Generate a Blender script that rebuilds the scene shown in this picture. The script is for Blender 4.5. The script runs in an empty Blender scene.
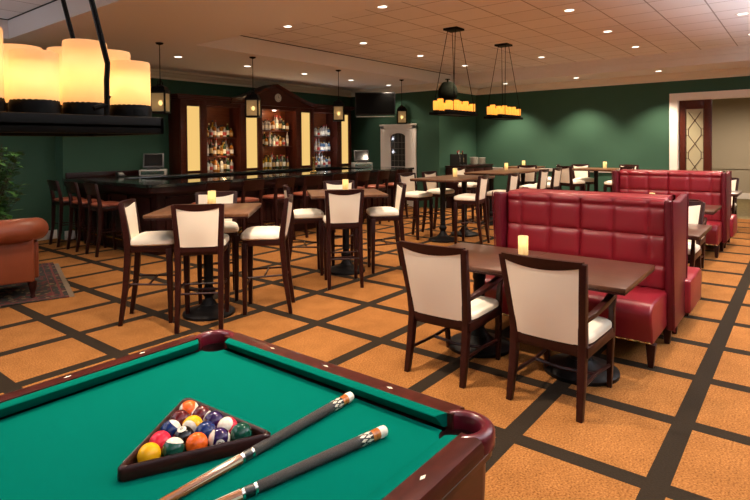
import bpy, bmesh, math, random
from mathutils import Vector, Matrix
random.seed(7)
PI = math.pi
sc = bpy.context.scene
COL = sc.collection
def R(d): return math.radians(d)

# ------------------------------------------------------------------ materials
MATS = {}
def mat(name, col, rough=.5, metal=0., spec=.5, emit=None, es=0., coat=0., bump=0., bscale=60., var=0., vscale=8., trans=0., ior=1.45):
    if name in MATS: return MATS[name]
    m = bpy.data.materials.new(name); m.use_nodes = True
    nt = m.node_tree; b = nt.nodes['Principled BSDF']
    b.inputs['Base Color'].default_value = (*col, 1)
    b.inputs['Roughness'].default_value = rough
    b.inputs['Metallic'].default_value = metal
    b.inputs['Specular IOR Level'].default_value = spec
    b.inputs['IOR'].default_value = ior
    b.inputs['Transmission Weight'].default_value = trans
    if coat: b.inputs['Coat Weight'].default_value = coat; b.inputs['Coat Roughness'].default_value = .08
    if emit: b.inputs['Emission Color'].default_value = (*emit, 1); b.inputs['Emission Strength'].default_value = es
    if var or bump:
        tc = nt.nodes.new('ShaderNodeTexCoord')
        n = nt.nodes.new('ShaderNodeTexNoise'); n.inputs['Scale'].default_value = vscale; n.inputs['Detail'].default_value = 4
        nt.links.new(tc.outputs['Object'], n.inputs['Vector'])
        if var:
            mx = nt.nodes.new('ShaderNodeMix'); mx.data_type = 'RGBA'
            mx.inputs['A'].default_value = (*[c*(1-var) for c in col], 1)
            mx.inputs['B'].default_value = (*[min(1, c*(1+var)) for c in col], 1)
            nt.links.new(n.outputs['Fac'], mx.inputs['Factor']); nt.links.new(mx.outputs['Result'], b.inputs['Base Color'])
        if bump:
            n2 = nt.nodes.new('ShaderNodeTexNoise'); n2.inputs['Scale'].default_value = bscale; n2.inputs['Detail'].default_value = 3
            nt.links.new(tc.outputs['Object'], n2.inputs['Vector'])
            bp = nt.nodes.new('ShaderNodeBump'); bp.inputs['Strength'].default_value = bump; bp.inputs['Distance'].default_value = .01
            nt.links.new(n2.outputs['Fac'], bp.inputs['Height']); nt.links.new(bp.outputs['Normal'], b.inputs['Normal'])
    MATS[name] = m
    return m

def math_node(nt, op, a, b=None, c=None):
    n = nt.nodes.new('ShaderNodeMath'); n.operation = op
    for i, v in enumerate((a, b, c)):
        if v is None: continue
        if isinstance(v, (int, float)): n.inputs[i].default_value = v
        else: nt.links.new(v, n.inputs[i])
    return n.outputs[0]

def wood(name, c1, c2, rough=.3, coat=.0, scale=(1.5, 18, 18), axis_scale=1., spec=.28):
    if name in MATS: return MATS[name]
    m = mat(name, c1, rough, coat=coat, spec=spec)
    nt = m.node_tree; b = nt.nodes['Principled BSDF']
    tc = nt.nodes.new('ShaderNodeTexCoord'); mp = nt.nodes.new('ShaderNodeMapping'); mp.inputs['Scale'].default_value = scale
    n = nt.nodes.new('ShaderNodeTexNoise'); n.inputs['Scale'].default_value = 2.2*axis_scale; n.inputs['Detail'].default_value = 5; n.inputs['Distortion'].default_value = .8
    nt.links.new(tc.outputs['Object'], mp.inputs['Vector']); nt.links.new(mp.outputs['Vector'], n.inputs['Vector'])
    r = nt.nodes.new('ShaderNodeValToRGB'); r.color_ramp.elements[0].position = .3; r.color_ramp.elements[1].position = .7
    r.color_ramp.elements[0].color = (*c1, 1); r.color_ramp.elements[1].color = (*c2, 1)
    nt.links.new(n.outputs['Fac'], r.inputs['Fac']); nt.links.new(r.outputs['Color'], b.inputs['Base Color'])
    return m

def grid_lines(nt, coord, off, per, w):
    # 1 inside a line of width w, centred on off + k*per
    a = math_node(nt, 'SUBTRACT', coord, off - per/2)
    f = math_node(nt, 'DIVIDE', a, per)
    fr = math_node(nt, 'FRACT', f)
    d = math_node(nt, 'ABSOLUTE', math_node(nt, 'SUBTRACT', fr, .5))
    return math_node(nt, 'LESS_THAN', d, w/per/2)

def carpet_mat():
    m = mat('carpet_orange_grid', (.4, .2, .05), .95, spec=.1)
    nt = m.node_tree; b = nt.nodes['Principled BSDF']
    tc = nt.nodes.new('ShaderNodeTexCoord'); sx = nt.nodes.new('ShaderNodeSeparateXYZ')
    nt.links.new(tc.outputs['Object'], sx.inputs[0])
    lx = grid_lines(nt, sx.outputs[0], 2.10, .7525, .112)
    ly = grid_lines(nt, sx.outputs[1], .56, .7485, .108)
    l = math_node(nt, 'MAXIMUM', lx, ly)
    n = nt.nodes.new('ShaderNodeTexNoise'); n.inputs['Scale'].default_value = 95; n.inputs['Detail'].default_value = 3
    nt.links.new(tc.outputs['Object'], n.inputs['Vector'])
    rp = nt.nodes.new('ShaderNodeValToRGB'); rp.color_ramp.elements[0].position = .32; rp.color_ramp.elements[1].position = .68
    rp.color_ramp.elements[0].color = (*CARP1, 1); rp.color_ramp.elements[1].color = (*CARP2, 1)
    nt.links.new(n.outputs['Fac'], rp.inputs['Fac'])
    n3 = nt.nodes.new('ShaderNodeTexNoise'); n3.inputs['Scale'].default_value = 5; n3.inputs['Detail'].default_value = 5
    nt.links.new(tc.outputs['Object'], n3.inputs['Vector'])
    mul = nt.nodes.new('ShaderNodeMix'); mul.data_type = 'RGBA'; mul.blend_type = 'MULTIPLY'; mul.inputs['Factor'].default_value = .5
    r3 = nt.nodes.new('ShaderNodeValToRGB'); r3.color_ramp.elements[0].color = (.72, .68, .62, 1); r3.color_ramp.elements[1].color = (1, 1, 1, 1)
    r3.color_ramp.elements[0].position = .35; r3.color_ramp.elements[1].position = .6
    nt.links.new(n3.outputs['Fac'], r3.inputs['Fac'])
    nt.links.new(rp.outputs['Color'], mul.inputs['A']); nt.links.new(r3.outputs['Color'], mul.inputs['B'])
    n4 = nt.nodes.new('ShaderNodeValToRGB'); n4.color_ramp.elements[0].color = (.013, .009, .006, 1); n4.color_ramp.elements[1].color = (.028, .019, .011, 1)
    nt.links.new(n.outputs['Fac'], n4.inputs['Fac'])
    mx = nt.nodes.new('ShaderNodeMix'); mx.data_type = 'RGBA'
    nt.links.new(l, mx.inputs['Factor']); nt.links.new(mul.outputs['Result'], mx.inputs['A']); nt.links.new(n4.outputs['Color'], mx.inputs['B'])
    nt.links.new(mx.outputs['Result'], b.inputs['Base Color'])
    bp = nt.nodes.new('ShaderNodeBump'); bp.inputs['Strength'].default_value = .25; bp.inputs['Distance'].default_value = .006
    nt.links.new(n.outputs['Fac'], bp.inputs['Height']); nt.links.new(bp.outputs['Normal'], b.inputs['Normal'])
    return m

def tile_mat():
    m = mat('ceiling_tile', (.6, .55, .5), .9, spec=.15)
    nt = m.node_tree; b = nt.nodes['Principled BSDF']
    tc = nt.nodes.new('ShaderNodeTexCoord'); sx = nt.nodes.new('ShaderNodeSeparateXYZ')
    nt.links.new(tc.outputs['Object'], sx.inputs[0])
    lx = grid_lines(nt, sx.outputs[0], 10.35, .613, .018)
    ly = grid_lines(nt, sx.outputs[1], 1.047, .613, .018)
    l = math_node(nt, 'MAXIMUM', math_node(nt, 'MULTIPLY', lx, .9), ly)
    # each tile a hair lighter or darker than its neighbour
    wn = nt.nodes.new('ShaderNodeTexWhiteNoise'); wn.noise_dimensions = '2D'
    cx = nt.nodes.new('ShaderNodeCombineXYZ')
    for i, (o, off) in enumerate(((0, 10.35), (1, 1.047))):
        fl = math_node(nt, 'FLOOR', math_node(nt, 'DIVIDE', math_node(nt, 'SUBTRACT', sx.outputs[o], off), .613))
        nt.links.new(fl, cx.inputs[i])
    nt.links.new(cx.outputs[0], wn.inputs['Vector'])
    rt = nt.nodes.new('ShaderNodeValToRGB'); rt.color_ramp.elements[0].color = (*[c*.93 for c in CEIL], 1); rt.color_ramp.elements[1].color = (*CEIL, 1)
    nt.links.new(wn.outputs['Value'], rt.inputs['Fac'])
    mx = nt.nodes.new('ShaderNodeMix'); mx.data_type = 'RGBA'
    nt.links.new(math_node(nt, 'MULTIPLY', l, .62), mx.inputs['Factor']); nt.links.new(rt.outputs['Color'], mx.inputs['A']); mx.inputs['B'].default_value = (.10, .05, .03, 1)
    nt.links.new(mx.outputs['Result'], b.inputs['Base Color'])
    return m

CARP1 = (.15, .055, .012); CARP2 = (.345, .150, .043)
CEIL = (.86, .83, .86)
M_FLOOR = carpet_mat(); M_TILE = tile_mat()
M_SOFFIT = mat('soffit_paint', (.86, .83, .85), .9, spec=.1)
M_WALL = mat('green_wall_paint', (.035, .088, .056), .75, spec=.25, var=.06, vscale=3)
M_CROWN = mat('cream_moulding', (.80, .72, .64), .6)
M_TRIM = mat('white_trim', (.90, .84, .78), .45)
M_HALL = mat('hall_wall_paint', (.40, .34, .25), .85)
M_HALLF = mat('hall_carpet', (.16, .12, .05), .95, var=.6, vscale=14)
M_MAHOG = wood('mahogany', (.050, .0095, .0048), (.088, .018, .0085), .32, coat=.12)
M_DARK = wood('espresso_wood', (.017, .0036, .0030), (.030, .0065, .0050), .34, coat=.05)
M_BARW = wood('bar_front_wood', (.014, .003, .0026), (.024, .005, .004), .35, coat=.1)
M_TOP = wood('table_top_wood', (.100, .043, .020), (.165, .076, .036), .36, coat=.15, scale=(2, 14, 14))
M_TOPD = wood('dining_top_wood', (.048, .019, .012), (.082, .034, .020), .28, coat=.2, scale=(14, 2, 14))
M_POOLW = wood('pool_rail_wood', (.026, .0042, .0035), (.072, .012, .008), .30, coat=.12, scale=(3, 8, 8))
M_CREAM = mat('cream_leather', (.90, .82, .69), .5, bump=.08, bscale=220)
M_RED = mat('red_leather', (.195, .0085, .0165), .33, spec=.5, bump=.05, bscale=160)
M_REDD = mat('oxblood_leather', (.095, .004, .010), .36, bump=.05, bscale=160)
M_TAN = mat('tan_leather', (.21, .050, .020), .38, bump=.06, bscale=120, var=.2, vscale=6)
M_SEATR = mat('rust_leather_seat', (.25, .065, .034), .3, bump=.05)
M_BLACKI = mat('black_iron', (.006, .005, .005), .5, spec=.2)
M_BRONZE = mat('dark_bronze', (.003, .0022, .0018), .5, spec=.1)
M_GRANITE = mat('black_granite', (.010, .012, .012), .10, spec=.6, var=.5, vscale=120, coat=.3)
M_FELT = mat('green_felt', (.0, .112, .080), .95, spec=.02, bump=.06, bscale=500)
M_POCKET = mat('maroon_pocket_leather', (.085, .004, .011), .28, coat=.3)
M_HOLE = mat('black_pocket_liner', (.025, .004, .004), .5)
M_BRASS = mat('brass', (.55, .36, .12), .25, metal=1)
M_CHROME = mat('chrome', (.7, .68, .64), .15, metal=1)
M_PEARL = mat('pearl_inlay', (.80, .72, .58), .3)
M_IVORY = mat('ivory', (.82, .76, .66), .3)
M_BLACKP = mat('black_plastic', (.012, .012, .013), .35)
M_GREYP = mat('grey_plastic', (.38, .37, .34), .45)
M_SCREEN = mat('dark_screen', (.012, .014, .016), .12, spec=.6)
M_TVS = mat('black_tv_screen', (.003, .003, .003), .35, spec=.15)
M_WHITE = mat('white_china', (.80, .76, .70), .2)
M_WRAP = mat('irish_linen_wrap', (.034, .031, .028), .45, bump=.5, bscale=900, var=.6, vscale=260)
M_CUEW = wood('cue_maple', (.17, .055, .014), (.28, .105, .03), .2, coat=.7, scale=(2, 30, 30))
M_CUEB = wood('cue_burl', (.30, .08, .015), (.55, .20, .04), .18, coat=.7, scale=(20, 20, 20))
M_LEAF = mat('leaf_green', (.07, .19, .04), .3, var=.4, vscale=5)
M_POT = mat('plant_pot', (.05, .03, .02), .5)
M_BARK = mat('brown_bark', (.07, .045, .025), .9)
M_GLASSD = mat('dark_window_glass', (.030, .032, .030), .08, spec=.6)
M_LEAD = mat('lead_came', (.20, .18, .15), .5, metal=.4)
M_LEADD = mat('dark_lattice_wood', (.05, .018, .012), .4)
M_OBSC = mat('obscured_glass', (.42, .38, .24), .35)
M_SPK = mat('speaker_green_grey', (.0055, .0065, .004), .95, spec=.05)
M_CLOCK = mat('clock_face_white', (.78, .74, .66), .4)
def emis(name, col, s):
    m = bpy.data.materials.new(name); m.use_nodes = True; nt = m.node_tree
    nt.nodes.remove(nt.nodes['Principled BSDF'])
    e = nt.nodes.new('ShaderNodeEmission'); e.inputs['Color'].default_value = (*col, 1); e.inputs['Strength'].default_value = s
    nt.links.new(e.outputs[0], nt.nodes['Material Output'].inputs['Surface'])
    MATS[name] = m; return m
M_LENS = emis('downlight_lens', (1, .90, .74), 4.0)
M_PANEL = emis('lit_onyx_panel', (1, .63, .20), .92)
M_BULB = emis('lantern_bulb', (1, .78, .42), 9.0)
M_FLAME = emis('candle_flame_glow', (1, .70, .22), 1.5)
def wax(name, col, es, tcol):
    m = bpy.data.materials.new(name); m.use_nodes = True; nt = m.node_tree
    nt.nodes.remove(nt.nodes['Principled BSDF'])
    d = nt.nodes.new('ShaderNodeBsdfDiffuse'); d.inputs['Color'].default_value = (*tcol, 1)
    t = nt.nodes.new('ShaderNodeBsdfTranslucent'); t.inputs['Color'].default_value = (*tcol, 1)
    e = nt.nodes.new('ShaderNodeEmission'); e.inputs['Color'].default_value = (*col, 1); e.inputs['Strength'].default_value = es
    mx = nt.nodes.new('ShaderNodeMixShader'); mx.inputs[0].default_value = .7
    ad = nt.nodes.new('ShaderNodeAddShader')
    nt.links.new(d.outputs[0], mx.inputs[1]); nt.links.new(t.outputs[0], mx.inputs[2])
    nt.links.new(mx.outputs[0], ad.inputs[0]); nt.links.new(e.outputs[0], ad.inputs[1])
    nt.links.new(ad.outputs[0], nt.nodes['Material Output'].inputs['Surface'])
    MATS[name] = m; return m
M_WAXBIG = wax('lit_wax_shade', (1, .50, .19), .24, (.80, .62, .42))
M_WAXSM = wax('lit_wax_cluster', (1, .42, .06), .85, (.80, .55, .2))
M_WAX = wax('ivory_wax', (1, .62, .25), .10, (.80, .70, .50))
M_MICA = wax('lantern_mica_glass', (1, .66, .32), .11, (.42, .34, .24))
_nt = M_MICA.node_tree; _o = _nt.nodes['Material Output']; _src = _o.inputs['Surface'].links[0].from_socket
_tr = _nt.nodes.new('ShaderNodeBsdfTransparent'); _tr.inputs['Color'].default_value = (.9, .8, .62, 1)
_mx = _nt.nodes.new('ShaderNodeMixShader'); _mx.inputs[0].default_value = .55
_nt.links.new(_tr.outputs[0], _mx.inputs[1]); _nt.links.new(_src, _mx.inputs[2]); _nt.links.new(_mx.outputs[0], _o.inputs['Surface'])

# ------------------------------------------------------------------ mesh builder
class MB:
    def __init__(s): s.v = []; s.f = []
    def add(s, vs, fs, M=None):
        o = len(s.v)
        for p in vs:
            p = Vector(p); s.v.append(tuple(M @ p) if M else tuple(p))
        s.f += [tuple(i+o for i in f) for f in fs]; return s
    def box(s, x0, x1, y0, y1, z0, z1, M=None):
        vs = [(x, y, z) for x in (x0, x1) for y in (y0, y1) for z in (z0, z1)]
        return s.add(vs, [(0,1,3,2),(4,6,7,5),(0,4,5,1),(2,3,7,6),(0,2,6,4),(1,5,7,3)], M)
    def prism(s, poly, z0, z1, M=None):   # poly in xy
        n = len(poly)
        vs = [(x, y, z0) for x, y in poly] + [(x, y, z1) for x, y in poly]
        fs = [tuple(range(n-1, -1, -1)), tuple(range(n, 2*n))] + [(i, (i+1) % n, n+(i+1) % n, n+i) for i in range(n)]
        return s.add(vs, fs, M)
    def prism_y(s, poly, y0, y1, M=None): # poly in xz, extruded along y
        n = len(poly)
        vs = [(x, y0, z) for x, z in poly] + [(x, y1, z) for x, z in poly]
        fs = [tuple(range(n)), tuple(range(2*n-1, n-1, -1))] + [(i, n+i, n+(i+1) % n, (i+1) % n) for i in range(n)]
        return s.add(vs, fs, M)
    def prism_x(s, poly, x0, x1, M=None): # poly in yz
        n = len(poly)
        vs = [(x0, y, z) for y, z in poly] + [(x1, y, z) for y, z in poly]
        fs = [tuple(range(n-1, -1, -1)), tuple(range(n, 2*n))] + [(i, (i+1) % n, n+(i+1) % n, n+i) for i in range(n)]
        return s.add(vs, fs, M)
    def loft(s, rings, caps=True, M=None, closed=True):
        n = len(rings[0]); vs = [p for r in rings for p in r]; fs = []
        for k in range(len(rings)-1):
            for i in range(n if closed else n-1):
                j = (i+1) % n
                fs.append((k*n+i, k*n+j, (k+1)*n+j, (k+1)*n+i))
        if caps: fs += [tuple(range(n-1, -1, -1)), tuple(range((len(rings)-1)*n, len(rings)*n))]
        return s.add(vs, fs, M)
    def lathe(s, prof, n=20, c=(0, 0, 0), M=None):
        rings = [[(c[0]+r*math.cos(2*PI*i/n), c[1]+r*math.sin(2*PI*i/n), c[2]+z) for i in range(n)] for r, z in prof]
        return s.loft(rings, True, M)
    def cyl(s, c, r, z0, z1, n=16, M=None): return s.lathe([(r, z0), (r, z1)], n, c, M)
    def tube(s, pts, rad, n=8, M=None, sq=None):
        pts = [Vector(p) for p in pts]; rings = []
        up0 = Vector((0, 0, 1))
        for k, p in enumerate(pts):
            d = (pts[min(k+1, len(pts)-1)] - pts[max(k-1, 0)]).normalized()
            up = up0 if abs(d.z) < .9 else Vector((1, 0, 0))
            a = d.cross(up).normalized(); b = a.cross(d).normalized()
            r = rad[k] if isinstance(rad, (list, tuple)) else rad
            if sq:
                w, h = sq if not isinstance(sq[0], (list, tuple)) else sq[k]
                rings.append([tuple(p + a*x*w + b*y*h) for x, y in ((-1,-1),(1,-1),(1,1),(-1,1))])
            else:
                rings.append([tuple(p + (a*math.cos(2*PI*i/n) + b*math.sin(2*PI*i/n))*r) for i in range(n)])
        return s.loft(rings, True, M)
    def legs(s, pts, szs, M=None):        # square-section stack: pts (x,y,z), half sizes (hx,hy)
        rings = [[(x-hx, y-hy, z), (x+hx, y-hy, z), (x+hx, y+hy, z), (x-hx, y+hy, z)] for (x, y, z), (hx, hy) in zip(pts, szs)]
        return s.loft(rings, True, M)
    def sphere(s, c, r, n=16, m=10, sc3=(1, 1, 1), M=None):
        prof = [(max(1e-4, r*math.sin(PI*k/m)), -r*math.cos(PI*k/m)) for k in range(m+1)]
        rings = [[(c[0]+q*math.cos(2*PI*i/n)*sc3[0], c[1]+q*math.sin(2*PI*i/n)*sc3[1], c[2]+z*sc3[2]) for i in range(n)] for q, z in prof]
        return s.loft(rings, True, M)
    def grid(s, fn, nu, nv, M=None):
        vs = [fn(i/nu, j/nv) for i in range(nu+1) for j in range(nv+1)]
        fs = [(i*(nv+1)+j, (i+1)*(nv+1)+j, (i+1)*(nv+1)+j+1, i*(nv+1)+j+1) for i in range(nu) for j in range(nv)]
        return s.add(vs, fs, M)
    def cushion(s, x0, x1, y0, y1, z0, z1, crown=.02, e=.16, M=None, nu=10, nv=10):
        # upholstered pad: rounded plan, domed top
        cx, cy, hx, hy = (x0+x1)/2, (y0+y1)/2, (x1-x0)/2, (y1-y0)/2
        n = 32; rings = []
        def ring(f, z):
            out = []
            for i in range(n):
                a = 2*PI*i/n; c, d = math.cos(a), math.sin(a); p = 2/7.
                out.append((cx+hx*f*abs(c)**p*(1 if c >= 0 else -1), cy+hy*f*abs(d)**p*(1 if d >= 0 else -1), z))
            return out
        h = z1-z0
        for f, z in ((.94, z0), (1, z0+.18*h), (1, z0+.6*h), (.975, z0+.85*h), (.92, z1), (.7, z1+crown*.55), (.4, z1+crown*.9), (.05, z1+crown)):
            rings.append(ring(f, z))
        return s.loft(rings, True, M)
    def build(s, name, m, parent=None, bevel=0., seg=2, smooth=40, loc=None, rz=None):
        me = bpy.data.meshes.new(name); me.from_pydata(s.v, [], s.f)
        bm = bmesh.new(); bm.from_mesh(me)
        bmesh.ops.recalc_face_normals(bm, faces=bm.faces)
        if bevel:
            es = [e for e in bm.edges if len(e.link_faces) == 2 and e.calc_face_angle(0) > R(35)]
            bmesh.ops.bevel(bm, geom=es, offset=bevel, segments=seg, profile=.5, affect='EDGES', clamp_overlap=True)
        bm.to_mesh(me); bm.free()
        if smooth:
            me.shade_smooth(); me.set_sharp_from_angle(angle=R(smooth))
        me.materials.append(m)
        o = bpy.data.objects.new(name, me); COL.objects.link(o)
        if parent: o.parent = parent
        if loc: o.location = loc
        if rz is not None: o.rotation_euler = (0, 0, rz)
        return o

def thing(name, label, cat, loc=(0, 0, 0), rz=0., group=None):
    o = bpy.data.objects.new(name, None); COL.objects.link(o); o.empty_display_size = .1
    o.location = loc; o.rotation_euler = (0, 0, rz); o['label'] = label; o['category'] = cat
    if group: o['group'] = group
    return o
def tag(o, label, cat, group=None, kind=None):
    o['label'] = label; o['category'] = cat
    if group: o['group'] = group
    if kind: o['kind'] = kind
    return o
def struct(name, mb, m, parent=None, bevel=0., smooth=30):
    o = mb.build(name, m, parent, bevel=bevel, smooth=smooth)
    if not parent: o['kind'] = 'structure'
    return o
def dup(root, label, loc, rz=0., group=None):
    r = root.copy(); COL.objects.link(r); r.location = loc; r.rotation_euler = (0, 0, rz); r['label'] = label
    if group: r['group'] = group
    for ch in root.children:
        c = ch.copy(); COL.objects.link(c); c.parent = r
        for g in ch.children:
            d = g.copy(); COL.objects.link(d); d.parent = c
    return r
class Kind:
    """first call moves the prototype, later ones copy it"""
    def __init__(s, root): s.root = root; s.used = False
    def put(s, label, loc, rz=0., group=None):
        if not s.used:
            s.used = True; r = s.root; r.location = loc; r.rotation_euler = (0, 0, rz); r['label'] = label
            if group: r['group'] = group
            return r
        return dup(s.root, label, loc, rz, group)
def Tr(x, y, z, rz=0., ry=0., rx=0.):
    return Matrix.Translation((x, y, z)) @ Matrix.Rotation(rz, 4, 'Z') @ Matrix.Rotation(ry, 4, 'Y') @ Matrix.Rotation(rx, 4, 'X')

# ------------------------------------------------------------------ camera
f_px, yaw, cyp, roll, pitch = 544.7, .670, 154.8, -.00864, .01775
c_, s_ = math.cos, math.sin
R0 = Matrix(((c_(roll), -s_(roll), 0), (s_(roll), c_(roll), 0), (0, 0, 1)))
RP = Matrix(((1, 0, 0), (0, c_(pitch), -s_(pitch)), (0, s_(pitch), c_(pitch))))
W0 = Matrix(((s_(yaw), -c_(yaw), 0), (0, 0, -1), (c_(yaw), s_(yaw), 0)))
Mw = R0 @ RP @ W0
cd = bpy.data.cameras.new('camera'); cam = bpy.data.objects.new('camera', cd); COL.objects.link(cam)
right, down, fwd = Mw[0], Mw[1], Mw[2]
rot = Matrix((right, -down, -fwd)).transposed()
cam.matrix_world = Matrix.Translation((0, 0, 1.65)) @ rot.to_4x4()
cd.sensor_width = 36; cd.lens = 36*f_px/750; cd.shift_y = -(250-cyp)/750; cd.clip_start = .02
sc.camera = cam

# ------------------------------------------------------------------ room shell
ZT, ZS = 3.5, 3.22
XL, YF, X1, X2, YB, YJ = -3.5, -3.5, 12.0, 14.0, 10.4, 7.4
XJ = 4.16; YBL = 10.72
struct('floor', MB().box(XL-.1, X2+.02, YF-.1, YBL+.1, -.1, 0), M_FLOOR)
struct('floor_hall', MB().box(X2+.02, 19.6, -2.5, 4.2, -.1, -.002), M_HALLF)
W = .12
struct('wall_back', MB().box(XJ, X1+W, YB, YB+.5, 0, 3.6), M_WALL)
struct('wall_back_left', MB().box(XL-W, XJ-.001, YBL, YBL+.2, 0, 3.6), M_WALL)
struct('wall_left', MB().box(XL-W, XL, YF-W, YBL, 0, 3.6), M_WALL)
struct('wall_front', MB().box(XL, X2+W, YF-W, YF, 0, 3.6), M_WALL)
struct('wall_alcove', MB().box(X1, X1+W, YJ, YB-.001, 0, ZS-.001), M_WALL)
struct('wall_corner', MB().box(X1+W, X2+W, YJ, YJ+W, 0, ZS-.001), M_WALL)
DY0, DY1, DZ = .15, 2.30, 2.62
struct('wall_right', MB().box(X2, X2+W, DY1, YJ-.001, 0, 3.6).box(X2, X2+W, YF, DY0, 0, 3.6).box(X2, X2+W, DY0, DY1, DZ, 3.6), M_WALL)
# ceilings: dropped soffit with two raised trays
TX0, TX1, TY1 = 4.9, 12.7, 7.40
LX1, LY1 = 2.9, 9.0
sof = MB()
sof.box(LX1, TX0, YF, YBL+.1, ZS, ZS+.5).box(XL-W, LX1, LY1, YBL+.1, ZS, ZS+.5)
sof.box(TX0, X2+W, TY1, YB+.5, ZS, ZS+.5).box(TX1, X2+W, YF-W, TY1, ZS, ZS+.5)
sof.box(TX1-.05, TX1, YF, TY1, ZT-.13, ZT+.1).box(TX1-.10, TX1-.05, YF, TY1, ZT-.05, ZT+.1)
struct('ceiling_soffit', sof, M_SOFFIT)
struct('ceiling', MB().box(TX0-.02, TX1+.02, YF-W, TY1+.02, ZT, ZT+.1), M_TILE)
struct('ceiling_left', MB().box(XL-W, LX1+.02, YF-W, LY1+.02, ZT, ZT+.1), M_TILE)
struct('trim_1', MB().box(TX0, TX1-.1, TY1-.012, TY1-.001, ZT-.012, ZT-.001).box(LX1-.012, LX1-.001, YF, LY1, ZT-.012, ZT-.001).box(XL, LX1, LY1-.012, LY1-.001, ZT-.012, ZT-.001), M_BRONZE)
# crown moulding: stepped profile hugging each wall (d = away from the wall, z)
prof = [(0, -.17), (.02, -.17), (.03, -.13), (.07, -.10), (.11, -.055), (.15, -.04), (.16, 0), (0, 0)]
cr = MB()
cr.prism_x([(YB-d, ZS+z) for d, z in prof], XJ+.001, X1-.001)
cr.prism_x([(YBL-d, ZS+z) for d, z in prof], XL, XJ+.16)
cr.prism_y([(X1-d, ZS+z) for d, z in prof], YJ-.16, YB-.001)
cr.prism_x([(YJ-d, ZS+z) for d, z in prof], X1-.16, X2-.001)
cr.prism_y([(X2-d, ZS+z) for d, z in prof], YF, YJ-.001)
cr.prism_y([(XL+d, ZS+z) for d, z in prof], YF, YBL-.001)
struct('trim_2', cr, M_CROWN, smooth=0)
# baseboards
for nm, b in (('baseboard_back', (XL, XJ, YBL-.02, YBL-.001)), ('baseboard_bar', (XJ, X1, YB-.02, YB-.001)), ('baseboard_corner', (X1+.14, X2-.02, YJ-.02, YJ-.001))):
    struct(nm, MB().box(*b, .001, .16), M_TRIM, bevel=.004)
struct('baseboard_right', MB().box(X2-.02, X2-.001, DY1+.17, YJ, .001, .16), M_TRIM, bevel=.004)
struct('trim_3', MB().box(X2-.03, X2-.001, DY1+.16, YJ, .93, 1.0).box(X2-.045, X2-.001, DY1+.16, YJ, .985, 1.0), M_CROWN)
# cased opening + mahogany leaf
cs = MB(); cw = .16
for y0, y1, z0, z1 in ((DY1-.005, DY1+cw, 0, DZ+.14), (DY0-cw, DY0+.005, 0, DZ+.14)):
    cs.box(X2-.035, X2-.001, y0, y1, z0+.001, z1); cs.box(X2-.05, X2-.03, y0 if y0 < 1 else y1-.03, y0+.03 if y0 < 1 else y1, z0+.001, z1)
cs.box(X2-.036, X2-.001, DY0-cw, DY1+cw, DZ-.005, DZ+.14); cs.box(X2-.055, X2-.03, DY0-cw, DY1+cw, DZ+.11, DZ+.145)
cs.box(X2-.001, X2+W+.02, DY1-.02, DY1+.001, .001, DZ); cs.box(X2-.001, X2+W+.02, DY0-.001, DY0+.02, .001, DZ); cs.box(X2-.001, X2+W+.02, DY0, DY1, DZ-.02, DZ+.001)
struct('trim_4', cs, M_TRIM)
d2 = thing('door_2', 'dark mahogany door leaf with a latticed glass pane', 'door', (X2+.05, 0, 0)); d2['kind'] = 'structure'
lf = MB()
y0, y1, gy0, gy1, gz0, gz1 = 1.64, 2.275, 1.79, 2.15, .30, 2.40
lf.box(0, .045, y0, gy0, .01, DZ-.02).box(0, .045, gy1, y1, .01, DZ-.02).box(0, .045, gy0, gy1, gz1, DZ-.02).box(0, .045, gy0, gy1, .01, gz0)
lf.build('door_frame', M_MAHOG, d2, bevel=.004)
MB().box(.018, .028, gy0, gy1, gz0, gz1).build('glass_pane', M_OBSC, d2)
lat = MB(); cy_ = (gy0+gy1)/2; hw = (gy1-gy0)/2
def bar(a, b, r=.007): lat.tube([(.014, *a), (.014, *b)], r, 4)
z = gz1-.02; per = .52
bar((gy0+.01, gz0), (gy0+.01, gz1), .006); bar((gy1-.01, gz0), (gy1-.01, gz1), .006)
zc = gz1-.26
while zc > gz0+.1:
    for s in (-1, 1):
        bar((cy_, zc), (cy_+s*(hw-.055), zc+.19)); bar((cy_, zc), (cy_+s*(hw-.055), zc-.19))
        bar((cy_+s*(hw-.055), zc-.19), (cy_+s*(hw-.055), zc-.33)); 
        bar((cy_+s*(hw-.055), zc-.19), (cy_+s*hw, zc-.19), .005); bar((cy_+s*(hw-.055), zc-.33), (cy_+s*hw, zc-.33), .005)
    zc -= per
lat.build('lattice', M_LEADD, d2)
# hallway beyond
struct('wall_hall', MB().box(19.0, 19.1, -2.5, 4.2, 0, 3.2).box(X2+W+.02, 19.1, 4.1, 4.2, 0, 3.2).box(X2+W+.02, 19.1, -2.5, -2.4, 0, 3.2), M_HALL)
struct('ceiling_hall', MB().box(X2+W+.02, 19.1, -2.5, 4.2, 3.0, 3.1), M_SOFFIT)
struct('trim_5', MB().box(18.97, 18.999, -2.4, 4.1, .86, .94), M_HALL)
struct('baseboard_hall', MB().box(18.975, 18.999, -2.4, 4.1, 0, .17), M_TRIM)

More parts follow.
